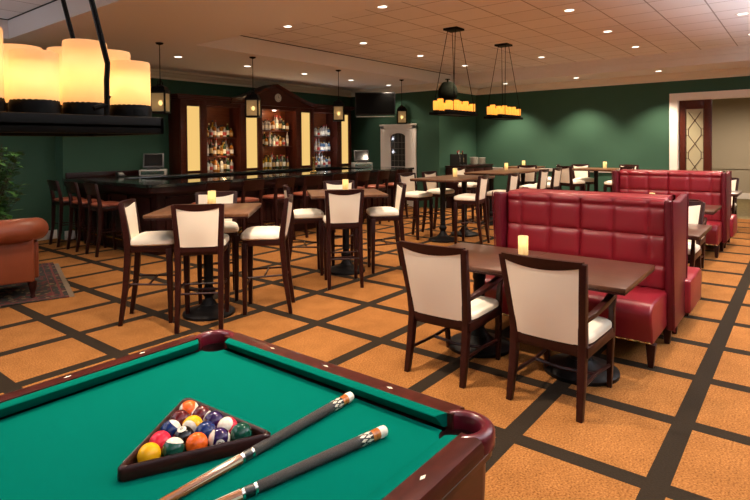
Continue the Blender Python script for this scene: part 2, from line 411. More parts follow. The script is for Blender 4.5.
# white panelled door with arched leaded window, on the alcove wall
d1 = thing('door_1', 'white panelled door with an arched leaded window', 'door', (X1, 0, 0)); d1['kind'] = 'structure'
dy0, dy1 = 8.10, 9.28
c = MB(); c.box(-.04, -.001, dy0, dy0+.12, .001, 2.2).box(-.04, -.001, dy1-.12, dy1, .001, 2.2).box(-.04, -.001, dy0, dy1, 2.08, 2.2).box(-.06, -.001, dy0-.02, dy1+.02, 2.17, 2.215)
c.build('casing', M_TRIM, d1, bevel=.004)
lf = MB(); a0, a1 = dy0+.12, dy1-.12; w0, w1 = 8.44, 8.94
lf.box(-.03, -.002, a0, w0, .01, 2.08).box(-.03, -.002, w1, a1, .01, 2.08).box(-.03, -.002, w0, w1, .01, 1.06)
hd = [(w1, 2.08), (w0, 2.08)] + [((w0+w1)/2 - (w1-w0)/2*math.cos(PI*k/12), 1.86+.11*math.sin(PI*k/12)) for k in range(13)]
lf.prism_x(hd, -.03, -.002)
lf.build('door_leaf', M_TRIM, d1, bevel=.003)
fr = MB()
for a, b, z0, z1 in ((w0-.05, w0, 1.0, 1.9), (w1, w1+.05, 1.0, 1.9), (w0-.05, w1+.05, 1.02, 1.06)): fr.box(-.045, -.028, a, b, z0, z1)
fr.box(-.04, -.028, a0+.08, a1-.08, 2.03, 2.05)
fr.build('window_moulding', M_TRIM, d1, bevel=.003)
MB().box(-.012, -.004, w0, w1, 1.06, 1.97).build('window_pane', M_GLASSD, d1)
ld = MB()
for k in range(1, 4): ld.tube([(-.015, w0+(w1-w0)*k/4, 1.06), (-.015, w0+(w1-w0)*k/4, 1.94)], .005, 4)
for zz in (1.22, 1.38, 1.55, 1.72): ld.tube([(-.015, w0, zz), (-.015, w1, zz)], .005, 4)
ld.build('lead_grid', M_LEAD, d1)
MB().cyl((0, 0, 0), .028, 0, .05, 12, Tr(-.03, a0+.07, 1.02, 0, -PI/2)).build('door_knob', M_BRASS, d1)

# ------------------------------------------------------------------ ceiling downlights
def spot(name, loc, power, size=125, blend=.9, r=.05, col=(1, .80, .56), rot=None, parent=None):
    l = bpy.data.lights.new(name, 'SPOT'); l.energy = power; l.spot_size = R(size); l.spot_blend = blend; l.shadow_soft_size = r; l.color = col
    o = bpy.data.objects.new(name, l); COL.objects.link(o); o.location = loc
    if rot: o.rotation_euler = rot
    if parent: o.parent = parent
    return o
dl = thing('downlight', 'x', 'ceiling light', group='recessed ceiling downlights')
def ring_lathe(prof, n=24, c=(0, 0, 0)):
    prof = prof+[prof[0]]
    return MB().loft([[(c[0]+r*math.cos(2*PI*i/n), c[1]+r*math.sin(2*PI*i/n), c[2]+z) for i in range(n)] for r, z in prof], False)
ring_lathe([(.064, -.004), (.085, -.006), (.09, -.0002), (.064, -.0002)]).build('trim_ring', M_TRIM, dl)
MB().lathe([(.001, -.003), (.064, -.003), (.064, -.0005), (.001, -.0005)], 24).build('lens', M_LENS, dl)
DL = Kind(dl)
ordn = ['first', 'second', 'third', 'fourth', 'fifth', 'sixth', 'seventh', 'eighth', 'ninth', 'tenth', 'eleventh', 'twelfth']
XS = [5.80, 7.64, 9.50, 11.38]; rowname = {.73: 'row nearest the doorway side', 2.59: 'row over the booths', 4.45: 'row of the hanging candle fixtures', 6.30: 'row nearest the bar'}
WS, WB, WR, UP = 290, 125, 450, 2300
WARM = (1, .80, .60)
for y in (6.30, 4.45, 2.59, .73):
    k = 0
    for x in XS:
        if y == 4.45 and x in (7.64, 9.50): continue
        if y in (.73, 2.59) and x < 7: 
            spot('downlight_beam', (x, y, ZT-.02), WS, col=WARM); continue
        DL.put('recessed ceiling downlight, %s along the %s' % (ordn[k], rowname[y]), (x, y, ZT), 0); k += 1
        spot('downlight_beam', (x, y, ZT-.02), WS, col=WARM)
for k, x in enumerate((5.35, 6.85, 8.40, 9.95, 11.45)):
    DL.put('recessed soffit downlight above the bar, %s from the big candle tray' % ordn[k], (x, 8.6, ZS), 0)
    spot('downlight_beam', (x, 8.6, ZS-.02), WB, col=WARM)
for k, y in enumerate((2.55, 4.33, 6.15)):
    DL.put('recessed downlight washing the long green wall, %s from the doorway' % ordn[k], (13.25, y, ZS), 0)
    spot('downlight_beam', (13.25, y, ZS-.02), WR, 100, .65, col=WARM)
# lights of the same room that hang outside the frame, over the pool table, lounge and aisle
for x, y, p in ((2.6, 2.85, 1.9), (1.2, 3.1, .9), (2.4, 1.0, 1.0), (1.2, 4.9, .6), (4.4, -.3, .7), (3.7, 4.1, .35), (3.9, 6.2, .5), (.8, 7.4, .3), (3.4, 8.9, .35), (7.6, -1.2, .7), (11, -1.2, .7)):
    zz = ZT if (x < LX1 or x > TX0) else ZS
    spot('downlight_beam', (x, y, zz-.02), WS*p, col=WARM)
spot('hall_downlight', (16.8, 1.2, 2.95), 420, 175, .9, .05, WARM)
for x, y, p in ((-1.6, -1.8, .25), (2.2, -2.0, .5), (5.7, -2.1, .85), (8.5, -2.2, .6), (11.0, -2.6, .3), (-1.9, 4, .45), (-1.0, 8.2, .35)):  # added fill spots aimed upward, no fixtures, only there to brighten the ceiling
    spot('added_ceiling_fill', (x, y, .9), UP*p, 128, .9, .15, (.94, .95, 1), (PI, 0, 0))

# ------------------------------------------------------------------ candle chandeliers
def chandelier(name, label, loc, ztop, hl, hd_, dia, heights, front, waxm, watt, roddx):
    t = thing(name, label, 'chandelier', loc, 0, 'hanging candle tray fixtures'); H = ztop-loc[2]
    MB().box(-.125, .125, -.125, .125, H-.035, H).build('ceiling_plate', M_BRONZE, t, bevel=.006)
    tr = MB(); tr.box(-hl, hl, -hd_, hd_, 0, .012)
    for a, b, c, d in ((-hl, hl, -hd_, -hd_+.012), (-hl, hl, hd_-.012, hd_), (-hl, -hl+.012, -hd_, hd_), (hl-.012, hl, -hd_, hd_)): tr.box(a, b, c, d, -.012, .03)
    tr.build('tray', M_BRONZE, t, bevel=.003)
    for sx in (-1, 1):
        for sy in (-1, 1):
            r = MB(); p = (sx*(roddx if sy < 0 else roddx+(.105 if watt else 0)), sy*(hd_-.004), .03)
            r.tube([p, (p[0], p[1], .11), (p[0]+sx*.003, p[1], .15), (sx*.07, sy*.07, H-.03)], .006, 6)
            r.tube([(p[0]-.03, p[1], .045), (p[0], p[1], .055), (p[0]+.004, p[1], .075)], .006, 6)
            r.build('hanging_rod', M_BRONZE, t)
    for i, (x, y, h) in enumerate(front):
        cd_ = MB(); q = dia/2
        prof = [(q*.98, .055), (q, .06), (q, .055+h-.006), (q*.97, .055+h), (q*.90, .055+h-.004), (q*.86, .055+h-.03)]
        rings = [[(x+r*math.cos(2*PI*k/28), y+r*math.sin(2*PI*k/28), z) for k in range(28)] for r, z in prof]
        cd_.loft(rings, False); cdo = cd_.build('candle', waxm, t)
        cu = MB(); cu.lathe([(q*.95, .012), (q*1.04, .016), (q*1.06, .05), (q*1.0, .062), (q*.9, .058), (.005, .056)], 24, (x, y, 0)); cu.build('candle_cup', M_BRONZE, cdo)
        if watt:
            l = bpy.data.lights.new('candle_light', 'POINT'); l.energy = watt; l.color = (1, .62, .22); l.shadow_soft_size = .018
            lo = bpy.data.objects.new('candle_light', l); COL.objects.link(lo); lo.parent = t; lo.location = (x, y, .055+h*.42)
    return t
fr = []
hs = [.116, .152, .115, .155, .115, .15, .11, .14, .115, .13]
for i in range(10): fr.append((.503-.1095*i, -.10, hs[i]))
for i in range(10): fr.append((.515-.1095*i, .022, [.158, .150, .142, .112, .142, .12, .15, .11, .13, .12][i]))
for i in range(9): fr.append((.45-.1095*i, .128, [.14, .12, .138, .105, .142, .12, .15, .11, .13][i]))
CHZ = 1.694
chandelier('candle_chandelier', 'large dark candle tray hanging low over the pool table with glowing wax shades', (.2, 1.45, CHZ), ZT, .545, .185, .096, 0, fr, M_WAXBIG, .20, .405)
fr2 = [(-.39+.112*i, -.11, [.10, .14, .09, .15, .11, .16, .10, .13][i]) for i in range(8)] + [(-.38+.125*i, .10, [.15, .19, .13, .18, .15, .20, .14][i]) for i in range(7)]
for i, (x, y) in enumerate(((7.63, 4.42), (9.45, 4.42))):
    chandelier('candle_chandelier', ['dark tray of glowing candles hung above the tall tables, nearer the dark speaker', 'dark tray of glowing candles hung above the tall tables, nearer the long green wall'][i], (x, y, 2.125), ZT, .46, .18, .095, 0, fr2, M_WAXSM, 0, .32)

# ------------------------------------------------------------------ lantern pendants over the bar
ln = thing('lantern_pendant', 'x', 'pendant lamp', group='lantern pendants over the bar'); H = ZS-2.155
MB().lathe([(.01, H-.035), (.05, H-.02), (.06, H-.001), (.001, H-.001)], 16).build('ceiling_rose', M_BRONZE, ln)
MB().cyl((0, 0, 0), .006, .52, H-.02, 8).build('rod', M_BRONZE, ln)
fm = MB(); q = .105
for sx in (-1, 1):
    for sy in (-1, 1): fm.box(sx*q-.012, sx*q+.012, sy*q-.012, sy*q+.012, 0, .34)
for z0 in (0, .30):
    for s in (-1, 1): fm.box(-q, q, s*q-.011, s*q+.011, z0, z0+.03).box(s*q-.011, s*q+.011, -q, q, z0, z0+.03)
fm.box(-q-.01, q+.01, -q-.01, q+.01, .33, .345); fm.box(-q, q, -q, q, 0, .012)
fm.loft([[(sx*a, sy*a, z) for sx, sy in ((-1,-1),(1,-1),(1,1),(-1,1))] for a, z in ((q, .345), (.085, .40), (.03, .43), (.012, .45))])
fm.tube([(0, 0, .44), (0, 0, .53)], .008, 6)
for s in (-1, 1): fm.tube([(s*q*.95, 0, .345), (s*.115, 0, .42), (s*.08, 0, .48), (0, 0, .51)], .007, 6)
fm.build('lantern_frame', M_BRONZE, ln, smooth=30)
for s in (-1, 1):
    MB().box(s*(q-.003), s*q, -q+.012, q-.012, .03, .30).build('glass_pane', M_MICA, ln)
    MB().box(-q+.012, q-.012, s*(q-.003), s*q, .03, .30).build('glass_pane', M_MICA, ln)
MB().sphere((0, 0, .16), .03, 12, 8, (1, 1, 1.4)).build('bulb', M_BULB, ln)
LN = Kind(ln)
lanl = ['dark metal lantern pendant hanging just beyond the big candle tray', 'dark metal lantern pendant hanging in front of the pediment and clock', 'dark metal lantern pendant hanging before the shelves between clock and television', 'dark metal lantern pendant hanging above the white arched door']
for lab, x in zip(lanl, (4.42, 6.18, 8.42, 10.68)):
    LN.put(lab, (x+.03, 7.65, 2.155), R(38))
    l = bpy.data.lights.new('lantern_light', 'POINT'); l.energy = 5; l.color = (1, .72, .38); l.shadow_soft_size = .03
    lo = bpy.data.objects.new('lantern_light', l); COL.objects.link(lo); lo.location = (x+.03, 7.65, 2.155+.16)

# ------------------------------------------------------------------ television + speaker
tv = thing('television', 'black flat television on a bracket high beside the white arched door', 'television', (11.30, 8.93, 2.44), R(38))
MB().box(-.04, .04, -.53, .53, 0, .60).build('body', M_BLACKP, tv, bevel=.008)
MB().box(-.044, -.0405, -.50, .50, .04, .57).build('screen', M_TVS, tv)
MB().box(.04, .82, -.03, .03, .25, .31).box(.041, .06, -.15, .15, .15, .42).build('wall_bracket', M_BLACKI, tv)
MB().box(-.06, .0, -.50, .50, -.05, -.03).build('sound_bar', M_GREYP, tv, bevel=.005)
sp = thing('speaker', 'dark loudspeaker hanging from the soffit near the green wall corner', 'speaker', (11.35, 6.75, 2.74), R(40))
MB().loft([[(sx*a, sy*b, z) for sx, sy in ((-1,-1),(1,-1),(1,1),(-1,1))] for a, b, z in ((.15, .19, 0), (.16, .22, .12), (.15, .20, .26), (.09, .12, .40))]).build('cabinet', M_SPK, sp, bevel=.02, seg=3)
MB().cyl((0, 0, 0), .02, .35, ZS-2.74-.001, 10).cyl((0, 0, 0), .06, ZS-2.755, ZS-2.741, 16).build('ceiling_bracket', M_SPK, sp)

# ------------------------------------------------------------------ bar
BX0, BX1, BY0, BZ = 4.14, 11.0, 7.45, 1.10
def upoly(x0, x1, y0, y1, dep, r):
    def arc(cx, cy, a0, a1, n=8): return [(cx+r*math.cos(R(a0+(a1-a0)*k/n)), cy+r*math.sin(R(a0+(a1-a0)*k/n))) for k in range(n+1)]
    out = [(x0, y1)] + arc(x0+r, y0+r, 180, 270) + arc(x1-r, y0+r, 270, 360) + [(x1, y1)]
    inn = [(x1-dep, y1), (x1-dep, y0+dep), (x0+dep, y0+dep), (x0+dep, y1)]
    return out, inn
def ushape(mb, x0, x1, y0, y1, dep, r, z0, z1):
    out, inn = upoly(x0, x1, y0, y1, dep, r)
    # three quads-runs keep it convex enough: left arm, front, right arm
    n = len(out)//2
    mb.prism([(x0, y1)] + out[1:n] + [(x0+dep+.2, y0), (x0+dep+.2, y0+dep), (x0+dep, y0+dep), (x0+dep, y1)], z0, z1)
    mb.prism([(x0+dep+.2, y0), (x1-dep-.2, y0), (x1-dep-.2, y0+dep), (x0+dep+.2, y0+dep)], z0, z1)
    mb.prism([(x1-dep-.2, y0+dep), (x1-dep-.2, y0)] + out[n:-1] + [(x1, y1), (x1-dep, y1), (x1-dep, y0+dep)], z0, z1)
    return mb
br = thing('bar_counter', 'long dark bar with a glossy black granite top and wood front', 'bar', (0, 0, 0))
ushape(MB(), BX0, BX1, BY0, YB-.002, .72, .10, BZ-.045, BZ).build('granite_top', M_GRANITE, br, smooth=30)
ushape(MB(), BX0+.03, BX1-.03, BY0+.03, YB-.004, .66, .10, BZ-.13, BZ-.046).build('fascia', M_BARW, br, smooth=30)
ushape(MB(), BX0+.26, BX1-.26, BY0+.26, YB-.006, .40, .05, .001, BZ-.131).build('bar_front', M_BARW, br, smooth=30)
fp = MB()
x = BX0+.40
while x < BX1-.9:
    for a, b, c, d in ((x, x+.62, .16, .20), (x, x+.62, .84, .88), (x, x+.04, .16, .88), (x+.58, x+.62, .16, .88)): fp.box(a, b, BY0+.24, BY0+.262, c, d)
    x += .70
y = BY0+.42
while y < YB-.7:
    for a, b, c, d in ((y, y+.62, .16, .20), (y, y+.62, .84, .88), (y, y+.04, .16, .88), (y+.58, y+.62, .16, .88)): fp.box(BX0+.24, BX0+.262, a, b, c, d)
    y += .70
fp.build('front_panel', M_BARW, br)
ft = MB(); ft.tube([(BX0+.10, YB-.1, .20), (BX0+.10, BY0+.2, .20), (BX0+.2, BY0+.10, .20), (BX1-.2, BY0+.10, .20)], .022, 8)
for x in (4.6, 5.9, 7.2, 8.5, 9.8): ft.tube([(x, BY0+.10, .20), (x, BY0+.26, .20)], .012, 6)
for y in (8.2, 9.2, 10.0): ft.tube([(BX0+.10, y, .20), (BX0+.26, y, .20)], .012, 6)
ft.build('foot_rail', M_BRASS, br)

# back counter + cabinet with lit panels and bottle bays
bc = thing('back_counter', 'low counter with a granite top against the wall behind the bar', 'counter', (0, 0, 0))
MB().box(BX0+.73, BX1-.73, 9.70, YB-.03, .001, 1.04).build('base_cabinets', M_BARW, bc)
MB().box(BX0+.725, BX1-.725, 9.66, YB-.005, 1.041, BZ).build('granite_top', M_GRANITE, bc, bevel=.006)
cb = thing('bar_cabinet', 'tall mahogany back bar cabinet with a pediment, lit panels and bottle bays', 'cabinet', (0, 0, BZ))
CF, CBK = 9.95, YB-.003
Z = lambda z: z-BZ
BASEZ = 1.101
cbx = [(6.22, 6.84), (7.72, 8.34), (9.42, 10.04), (10.26+.66, 11.50)]
pan = [(6.36, 6.67), (7.86, 8.19), (9.58, 9.90), (11.08, 11.38)]
for i, ((a, b), (p, q)) in enumerate(zip(cbx, pan)):
    m = MB(); top = 2.62
    m.box(a, p, CF, CF+.05, 0, Z(top)).box(q, b, CF, CF+.05, 0, Z(top)).box(p, q, CF, CF+.05, 0, Z(1.15)).box(p, q, CF, CF+.05, Z(2.49), Z(top))
    m.box(a, b, CF+.052, CBK, 0, Z(top))
    m.build('pillar', M_MAHOG, cb, bevel=.003)
    m = MB(); w = .022
    for x0, x1, z0, z1 in ((p-w, p, 1.14, 2.50), (q, q+w, 1.14, 2.50), (p-w, q+w, 1.13, 1.152), (p-w, q+w, 2.488, 2.51)): m.box(x0, x1, CF-.018, CF, Z(z0), Z(z1))
    m.build('pillar_moulding', M_MAHOG, cb)
    MB().box(p+.001, q-.001, CF+.018, CF+.03, Z(1.152), Z(2.488)).build('light_panel', M_PANEL, cb)
bays = [(6.84, 7.72, (1.86, 1.45), 'left'), (8.34, 9.42, (2.03, 1.65), 'centre'), (10.04, 10.92, (1.90, 1.50), 'right')]
M_BAYB = wood('bay_back_wood', (.12, .030, .010), (.19, .052, .018), .35)
for a, b, shs, nm in bays:
    MB().box(a, b, CBK-.04, CBK, 0, Z(2.56)).build('bay_back', M_BAYB, cb)
    MB().box(a, b, CF+.02, CBK, Z(2.52), Z(2.62)).build('bay_head', M_MAHOG, cb)
    for zz in shs: MB().box(a+.002, b-.002, CF+.12, CBK-.041, Z(zz-.022), Z(zz)).build('shelf', M_MAHOG if nm != 'left' else M_MAHOG, cb, bevel=.002)
    xm = (a+b)/2
    if nm == 'centre': MB().cyl((xm, CF+.2, 0), .045, Z(2.50), Z(2.519), 16).build('puck_light', M_LENS, cb)
    l = bpy.data.lights.new('bay_light', 'POINT'); l.energy = {'left': 1.0, 'centre': 7, 'right': 2.0}[nm]; l.color = (1, .70, .40) if nm != 'right' else (.92, .92, 1); l.shadow_soft_size = .03
    lo = bpy.data.objects.new('bay_light', l); COL.objects.link(lo); lo.location = (xm, CF+.05, 2.44)
    for zz in shs:
        l = bpy.data.lights.new('shelf_light', 'POINT'); l.energy = 2.2; l.color = (1, .66, .34) if nm != 'right' else (.92, .92, 1); l.shadow_soft_size = .03
        lo = bpy.data.objects.new('shelf_light', l); COL.objects.link(lo); lo.location = (xm, CF+.03, zz-.06)
cz = 2.62
for x0, x1 in ((6.16, 7.60), (10.10, 11.56)):
    en = MB(); en.box(x0, x1, CF-.03, CBK, Z(cz), Z(cz+.03)).box(x0-.03, x1+.03, CF-.06, CBK, Z(cz+.03), Z(cz+.07)).box(x0-.06, x1+.06, CF-.09, CBK, Z(cz+.07), Z(cz+.10)); en.build('cornice', M_MAHOG, cb, bevel=.004)
pm = MB(); pl, pr, pc = 7.42, 10.06, 8.72
tri = [(pl+.05, Z(2.62)), (pr-.05, Z(2.62)), (pr-.25, Z(2.70)), (pr-.6, Z(2.80)), (pc, Z(3.07)), (pl+.6, Z(2.80)), (pl+.25, Z(2.70))]
pm.prism_y(tri, CF-.02, CBK)
pm.build('pediment', M_MAHOG, cb, smooth=0)
rk = MB()
for s, e in ((-1, pl), (1, pr)):
    path = [(e, 2.70), (e-s*.28, 2.745), (e-s*.62, 2.85), (pc, 3.12)]
    for (xa, za), (xb, zb) in zip(path, path[1:]):
        rk.loft([[(xa, y, Z(za)+dz) for y, dz in ((CF-.12, 0), (CBK, 0), (CBK, -.06), (CF-.06, -.06))], [(xb, y, Z(zb)+dz) for y, dz in ((CF-.12, 0), (CBK, 0), (CBK, -.06), (CF-.06, -.06))]])
rk.box(pl+.02, pr-.02, CF-.05, CBK, Z(2.60), Z(2.64))
rk.build('raking_cornice', M_MAHOG, cb, smooth=0)
ck = thing('wall_clock', 'small round white clock in the pediment above the bottles', 'clock', (8.80, CF-.021, 2.80))
MB().lathe([(.001, 0), (.088, 0), (.095, .004), (.10, .02), (.001, .02)], 28, M=Tr(0, 0, 0, 0, 0, PI/2)).build('clock_face', M_CLOCK, ck)
hn = MB(); hn.box(-.004, .004, -.024, -.021, 0, .055); hn.box(0, .04, -.024, -.021, -.004, .004)
for k in range(12): hn.box(-.003, .003, -.0235, -.0205, .07, .082, Matrix.Rotation(k*PI/6, 4, 'Y'))
hn.build('clock_hands', M_BLACKP, ck)

# bottles
def btl(nm, kind, body, labelc, capc):
    t = thing(nm, 'x', 'bottle')
    P = {'wine': [(.030, 0), (.037, .004), (.037, .19), (.030, .215), (.014, .24), (.013, .30), (.001, .30)],
         'spirit': [(.036, 0), (.042, .004), (.042, .17), (.036, .195), (.015, .215), (.014, .255), (.001, .255)],
         'flask': [(.036, 0), (.043, .006), (.044, .10), (.040, .15), (.017, .175), (.016, .215), (.001, .215)],
         'slim': [(.026, 0), (.031, .004), (.033, .22), (.018, .25), (.013, .27), (.012, .33), (.001, .33)]}[kind]
    r = max(p[0] for p in P); zt = P[-1][1]
    MB().lathe(P, 14).build('glass_body', body, t)
    if labelc: MB().lathe([(r+.0005, zt*.16), (r+.0012, zt*.17), (r+.0012, zt*.48), (r+.0005, zt*.49)], 14).build('paper_label', labelc, t)
    rr = P[-1-1][0]
    MB().lathe([(.001, zt-.03), (rr+.003, zt-.03), (rr+.003, zt+.004), (.001, zt+.006)], 12).build('cap', capc, t)
    return t
Gc = mat('clear_bottle_glass', (.62, .60, .55), .08, trans=.35)
Ga = mat('amber_liquor', (.45, .16, .02), .08, trans=.3)
Gg = mat('green_bottle_glass', (.03, .07, .03), .08, trans=.2)
Gb = mat('dark_brown_bottle_glass', (.03, .015, .01), .08)
Gy = mat('yellow_liqueur', (.60, .36, .04), .08, trans=.3)
Gu = mat('blue_bottle_glass', (.10, .18, .30), .08, trans=.3)
Lw = mat('paper_white', (.80, .74, .62), .7); Lt = mat('paper_tan', (.50, .34, .14), .7); Lr = mat('paper_red', (.40, .05, .04), .7)
Cg = mat('gold_cap', (.55, .38, .12), .3, metal=.8); Cb = mat('black_cap', (.02, .02, .02), .4); Cr = mat('red_cap', (.35, .03, .03), .4)
kinds = [('clear', 'spirit', Gc, Lw, Cb), ('amber', 'spirit', Ga, Lw, Cb), ('amber', 'flask', Ga, Lt, Cg), ('green', 'wine', Gg, Lw, Cg), ('dark brown', 'wine', Gb, Lt, Cr), ('yellow', 'slim', Gy, Lw, Cb), ('clear', 'flask', Gc, Lr, Cg), ('blue', 'spirit', Gu, Lw, Cg), ('clear', 'slim', Gc, Lw, Cr)]
KB = [Kind(btl(('wine_bottle' if k[1] == 'wine' else 'liquor_bottle'), *k[1:])) for k in kinds]
kname = {'wine': 'wine', 'spirit': 'straight', 'flask': 'squat', 'slim': 'tall slim'}
for a, b, shs, nm in bays:
    for lev, zz in zip(('top', 'middle', 'bottom'), list(shs)+[BASEZ]):
        n = 8 if nm != 'right' else 7
        for k in range(n):
            x = a+.085+(b-a-.17)*(k+.5)/n + random.uniform(-.008, .008)
            if nm == 'centre' and lev == 'bottom': ki = [5, 5, 5, 4, 3, 4, 3, 4][k]
            elif nm == 'right': ki = random.choice([0, 6, 7, 8, 0, 8])
            elif nm == 'left' and lev == 'bottom': ki = [0, 6, 1, 2, 0, 4, 3, 6][k]
            else: ki = random.choice([0, 1, 2, 6, 4, 1, 3, 8])
            lab = '%s glass %s bottle, %s from left, front row, %s shelf, %s bay' % (kinds[ki][0], kname[kinds[ki][1]], ordn[k], lev, nm)
            KB[ki].put(lab, (x, CF+.175+random.uniform(0, .012), zz+.0005), random.uniform(0, 6), 'bottles in the back bar cabinet').scale = (random.uniform(.88, 1.02),)*2+(random.uniform(.82, 1.16),)
        for k in range(n-1):
            x = a+.085+(b-a-.17)*(k+1.)/n + random.uniform(-.006, .006)
            ki = random.choice([5, 4, 3, 8]) if nm == 'centre' and lev == 'bottom' else random.choice([0, 8, 3, 4, 5, 1, 8]) if nm != 'right' else random.choice([8, 7, 0])
            lab = '%s glass %s bottle, %s from left, back row, %s shelf, %s bay' % (kinds[ki][0], kname[kinds[ki][1]], ordn[k], lev, nm)
            KB[ki].put(lab, (x, CF+.305+random.uniform(0, .012), zz+.0005), random.uniform(0, 6), 'bottles in the back bar cabinet').scale = (random.uniform(.88, 1.02),)*2+(random.uniform(.82, 1.16),)

# point-of-sale terminals
def pos(label, x, y, rz):
    t = thing('cash_register', label, 'cash register', (x, y, BZ), rz, 'bar cash registers')
    MB().box(-.20, .20, -.24, .24, .001, .11).build('cash_drawer', M_GREYP, t, bevel=.006)
    MB().box(.201, .206, -.21, .21, .02, .09).build('drawer_front', M_CHROME, t)
    MB().box(-.09, .07, -.12, .12, .111, .14).box(-.06, -.02, -.05, .05, .14, .22).build('stand', M_BLACKP, t, bevel=.004)
    Mx = Tr(0, 0, .15, 0, R(-20))
    sc_ = MB().box(-.03, .01, -.19, .19, 0, .29, Mx).build('monitor', mat('charcoal_plastic', (.09, .09, .09), .4), t, bevel=.006)
    MB().box(.0105, .013, -.165, .165, .03, .265, Mx).build('screen', M_SCREEN, sc_)
    return t
pos('grey cash register with a tilted black screen near the lit panel end of the bar', 5.66, 10.02, R(-125))
pos('grey cash register with a tilted black screen beside the white arched door', 10.63, 8.85, R(-130))
ph = thing('card_reader', 'small dark card reader on the bar beside the first cash register', 'card reader', (5.05, 10.12, BZ), R(-100))
MB().loft([[(-.1, -.06, .001), (.1, -.06, .001), (.1, .06, .001), (-.1, .06, .001)], [(-.1, -.06, .09), (.1, -.06, .03), (.1, .06, .03), (-.1, .06, .09)]]).build('body', M_BLACKP, ph, bevel=.008)
MB().box(-.02, .07, -.04, .04, .055, .075, Tr(0, 0, 0, 0, R(16))).build('keypad', M_GREYP, ph)
# beer tap and glasses
MB().box(BX0+.05, 6.15, YB-.05, YB-.004, BZ+.001, BZ+.10).build('back_ledge', M_BARW, br, bevel=.004)
tp = thing('beer_tap', 'brass beer tap tower standing on the bar top', 'tap', (8.0, 7.95, BZ))
MB().lathe([(.001, 0), (.07, .001), (.07, .02), (.035, .04), (.03, .26), (.04, .28), (.04, .31), (.001, .32)], 18).build('tower', M_BRASS, tp)
MB().tube([(0, -.03, .25), (0, -.10, .25), (0, -.12, .20)], .011, 8).build('spout', M_BRASS, tp)
MB().tube([(0, -.06, .26), (0, -.07, .40)], [.008, .016], 8).build('tap_handle', M_DARK, tp)

# ------------------------------------------------------------------ bar stools (dark, leather seat)
bs = thing('bar_stool', 'x', 'bar stool')
def stool_leg(front, s):
    m = MB()
    if front: m.legs([(.19, s*.18, 0), (.165, s*.17, .40), (.16, s*.17, .70)], [(.018, .018), (.023, .023), (.026, .026)])
    else: m.legs([(-.245, s*.185, 0), (-.20, s*.18, .30), (-.18, s*.18, .70), (-.185, s*.18, .80), (-.24, s*.185, 1.10)], [(.019, .019), (.022, .022), (.026, .023), (.025, .022), (.017, .02)])
    return m
for s in (-1, 1): stool_leg(True, s).build('leg', M_DARK, bs, bevel=.003); stool_leg(False, s).build('leg', M_DARK, bs, bevel=.003)
m = MB(); m.box(-.19, .18, -.175, -.155, .68, .74).box(-.19, .18, .155, .175, .68, .74).box(.145, .17, -.17, .17, .68, .74).box(-.19, -.165, -.17, .17, .68, .74).build('seat_frame', M_DARK, bs, bevel=.003)
MB().cushion(-.19, .20, -.20, .20, .742, .785, .022).build('seat', M_SEATR, bs)
m = MB()
m.grid(lambda u, v: (-.205-.045*v-.02*(1-(2*u-1)**2), -.205+.41*u, .93+.18*v), 8, 4)
m.grid(lambda u, v: (-.227-.045*v-.02*(1-(2*u-1)**2), -.205+.41*u, .93+.18*v), 8, 4)
for v0, v1 in ((0, 0), (1, 1)): m.grid(lambda u, v: (-.205-.022*v-.045*v0-.02*(1-(2*u-1)**2), -.205+.41*u, .93+.18*v0), 8, 1)
for u0 in (0, 1): m.grid(lambda u, v: (-.205-.022*u-.045*v, -.205+.41*u0, .93+.18*v), 1, 4)
m.build('backrest', M_DARK, bs, smooth=50)
m = MB(); m.tube([(.17, -.17, .28), (.17, .17, .28)], .011, 6).build('foot_bar', M_BRASS, bs)
for s in (-1, 1): MB().tube([(.17, s*.172, .34), (-.20, s*.18, .36)], .01, 6).build('stretcher', M_DARK, bs)
BS = Kind(bs)
for y, lab in ((9.92, 'rust seated dark bar stool at the bar end, closest to the wall'), (9.22, 'rust seated dark bar stool at the bar end, middle of three'), (8.55, 'rust seated dark bar stool at the bar end, nearest the bar corner')):
    BS.put(lab, (4.05, y, 0), R(random.uniform(-4, 4)), 'stools at the end of the bar')
for k in range(8):
    BS.put('rust seated dark bar stool along the bar front, %s from the registers corner' % ordn[k], (5.0+.69*k, 7.26, 0), R(90+random.uniform(-6, 6)), 'stools along the bar front')

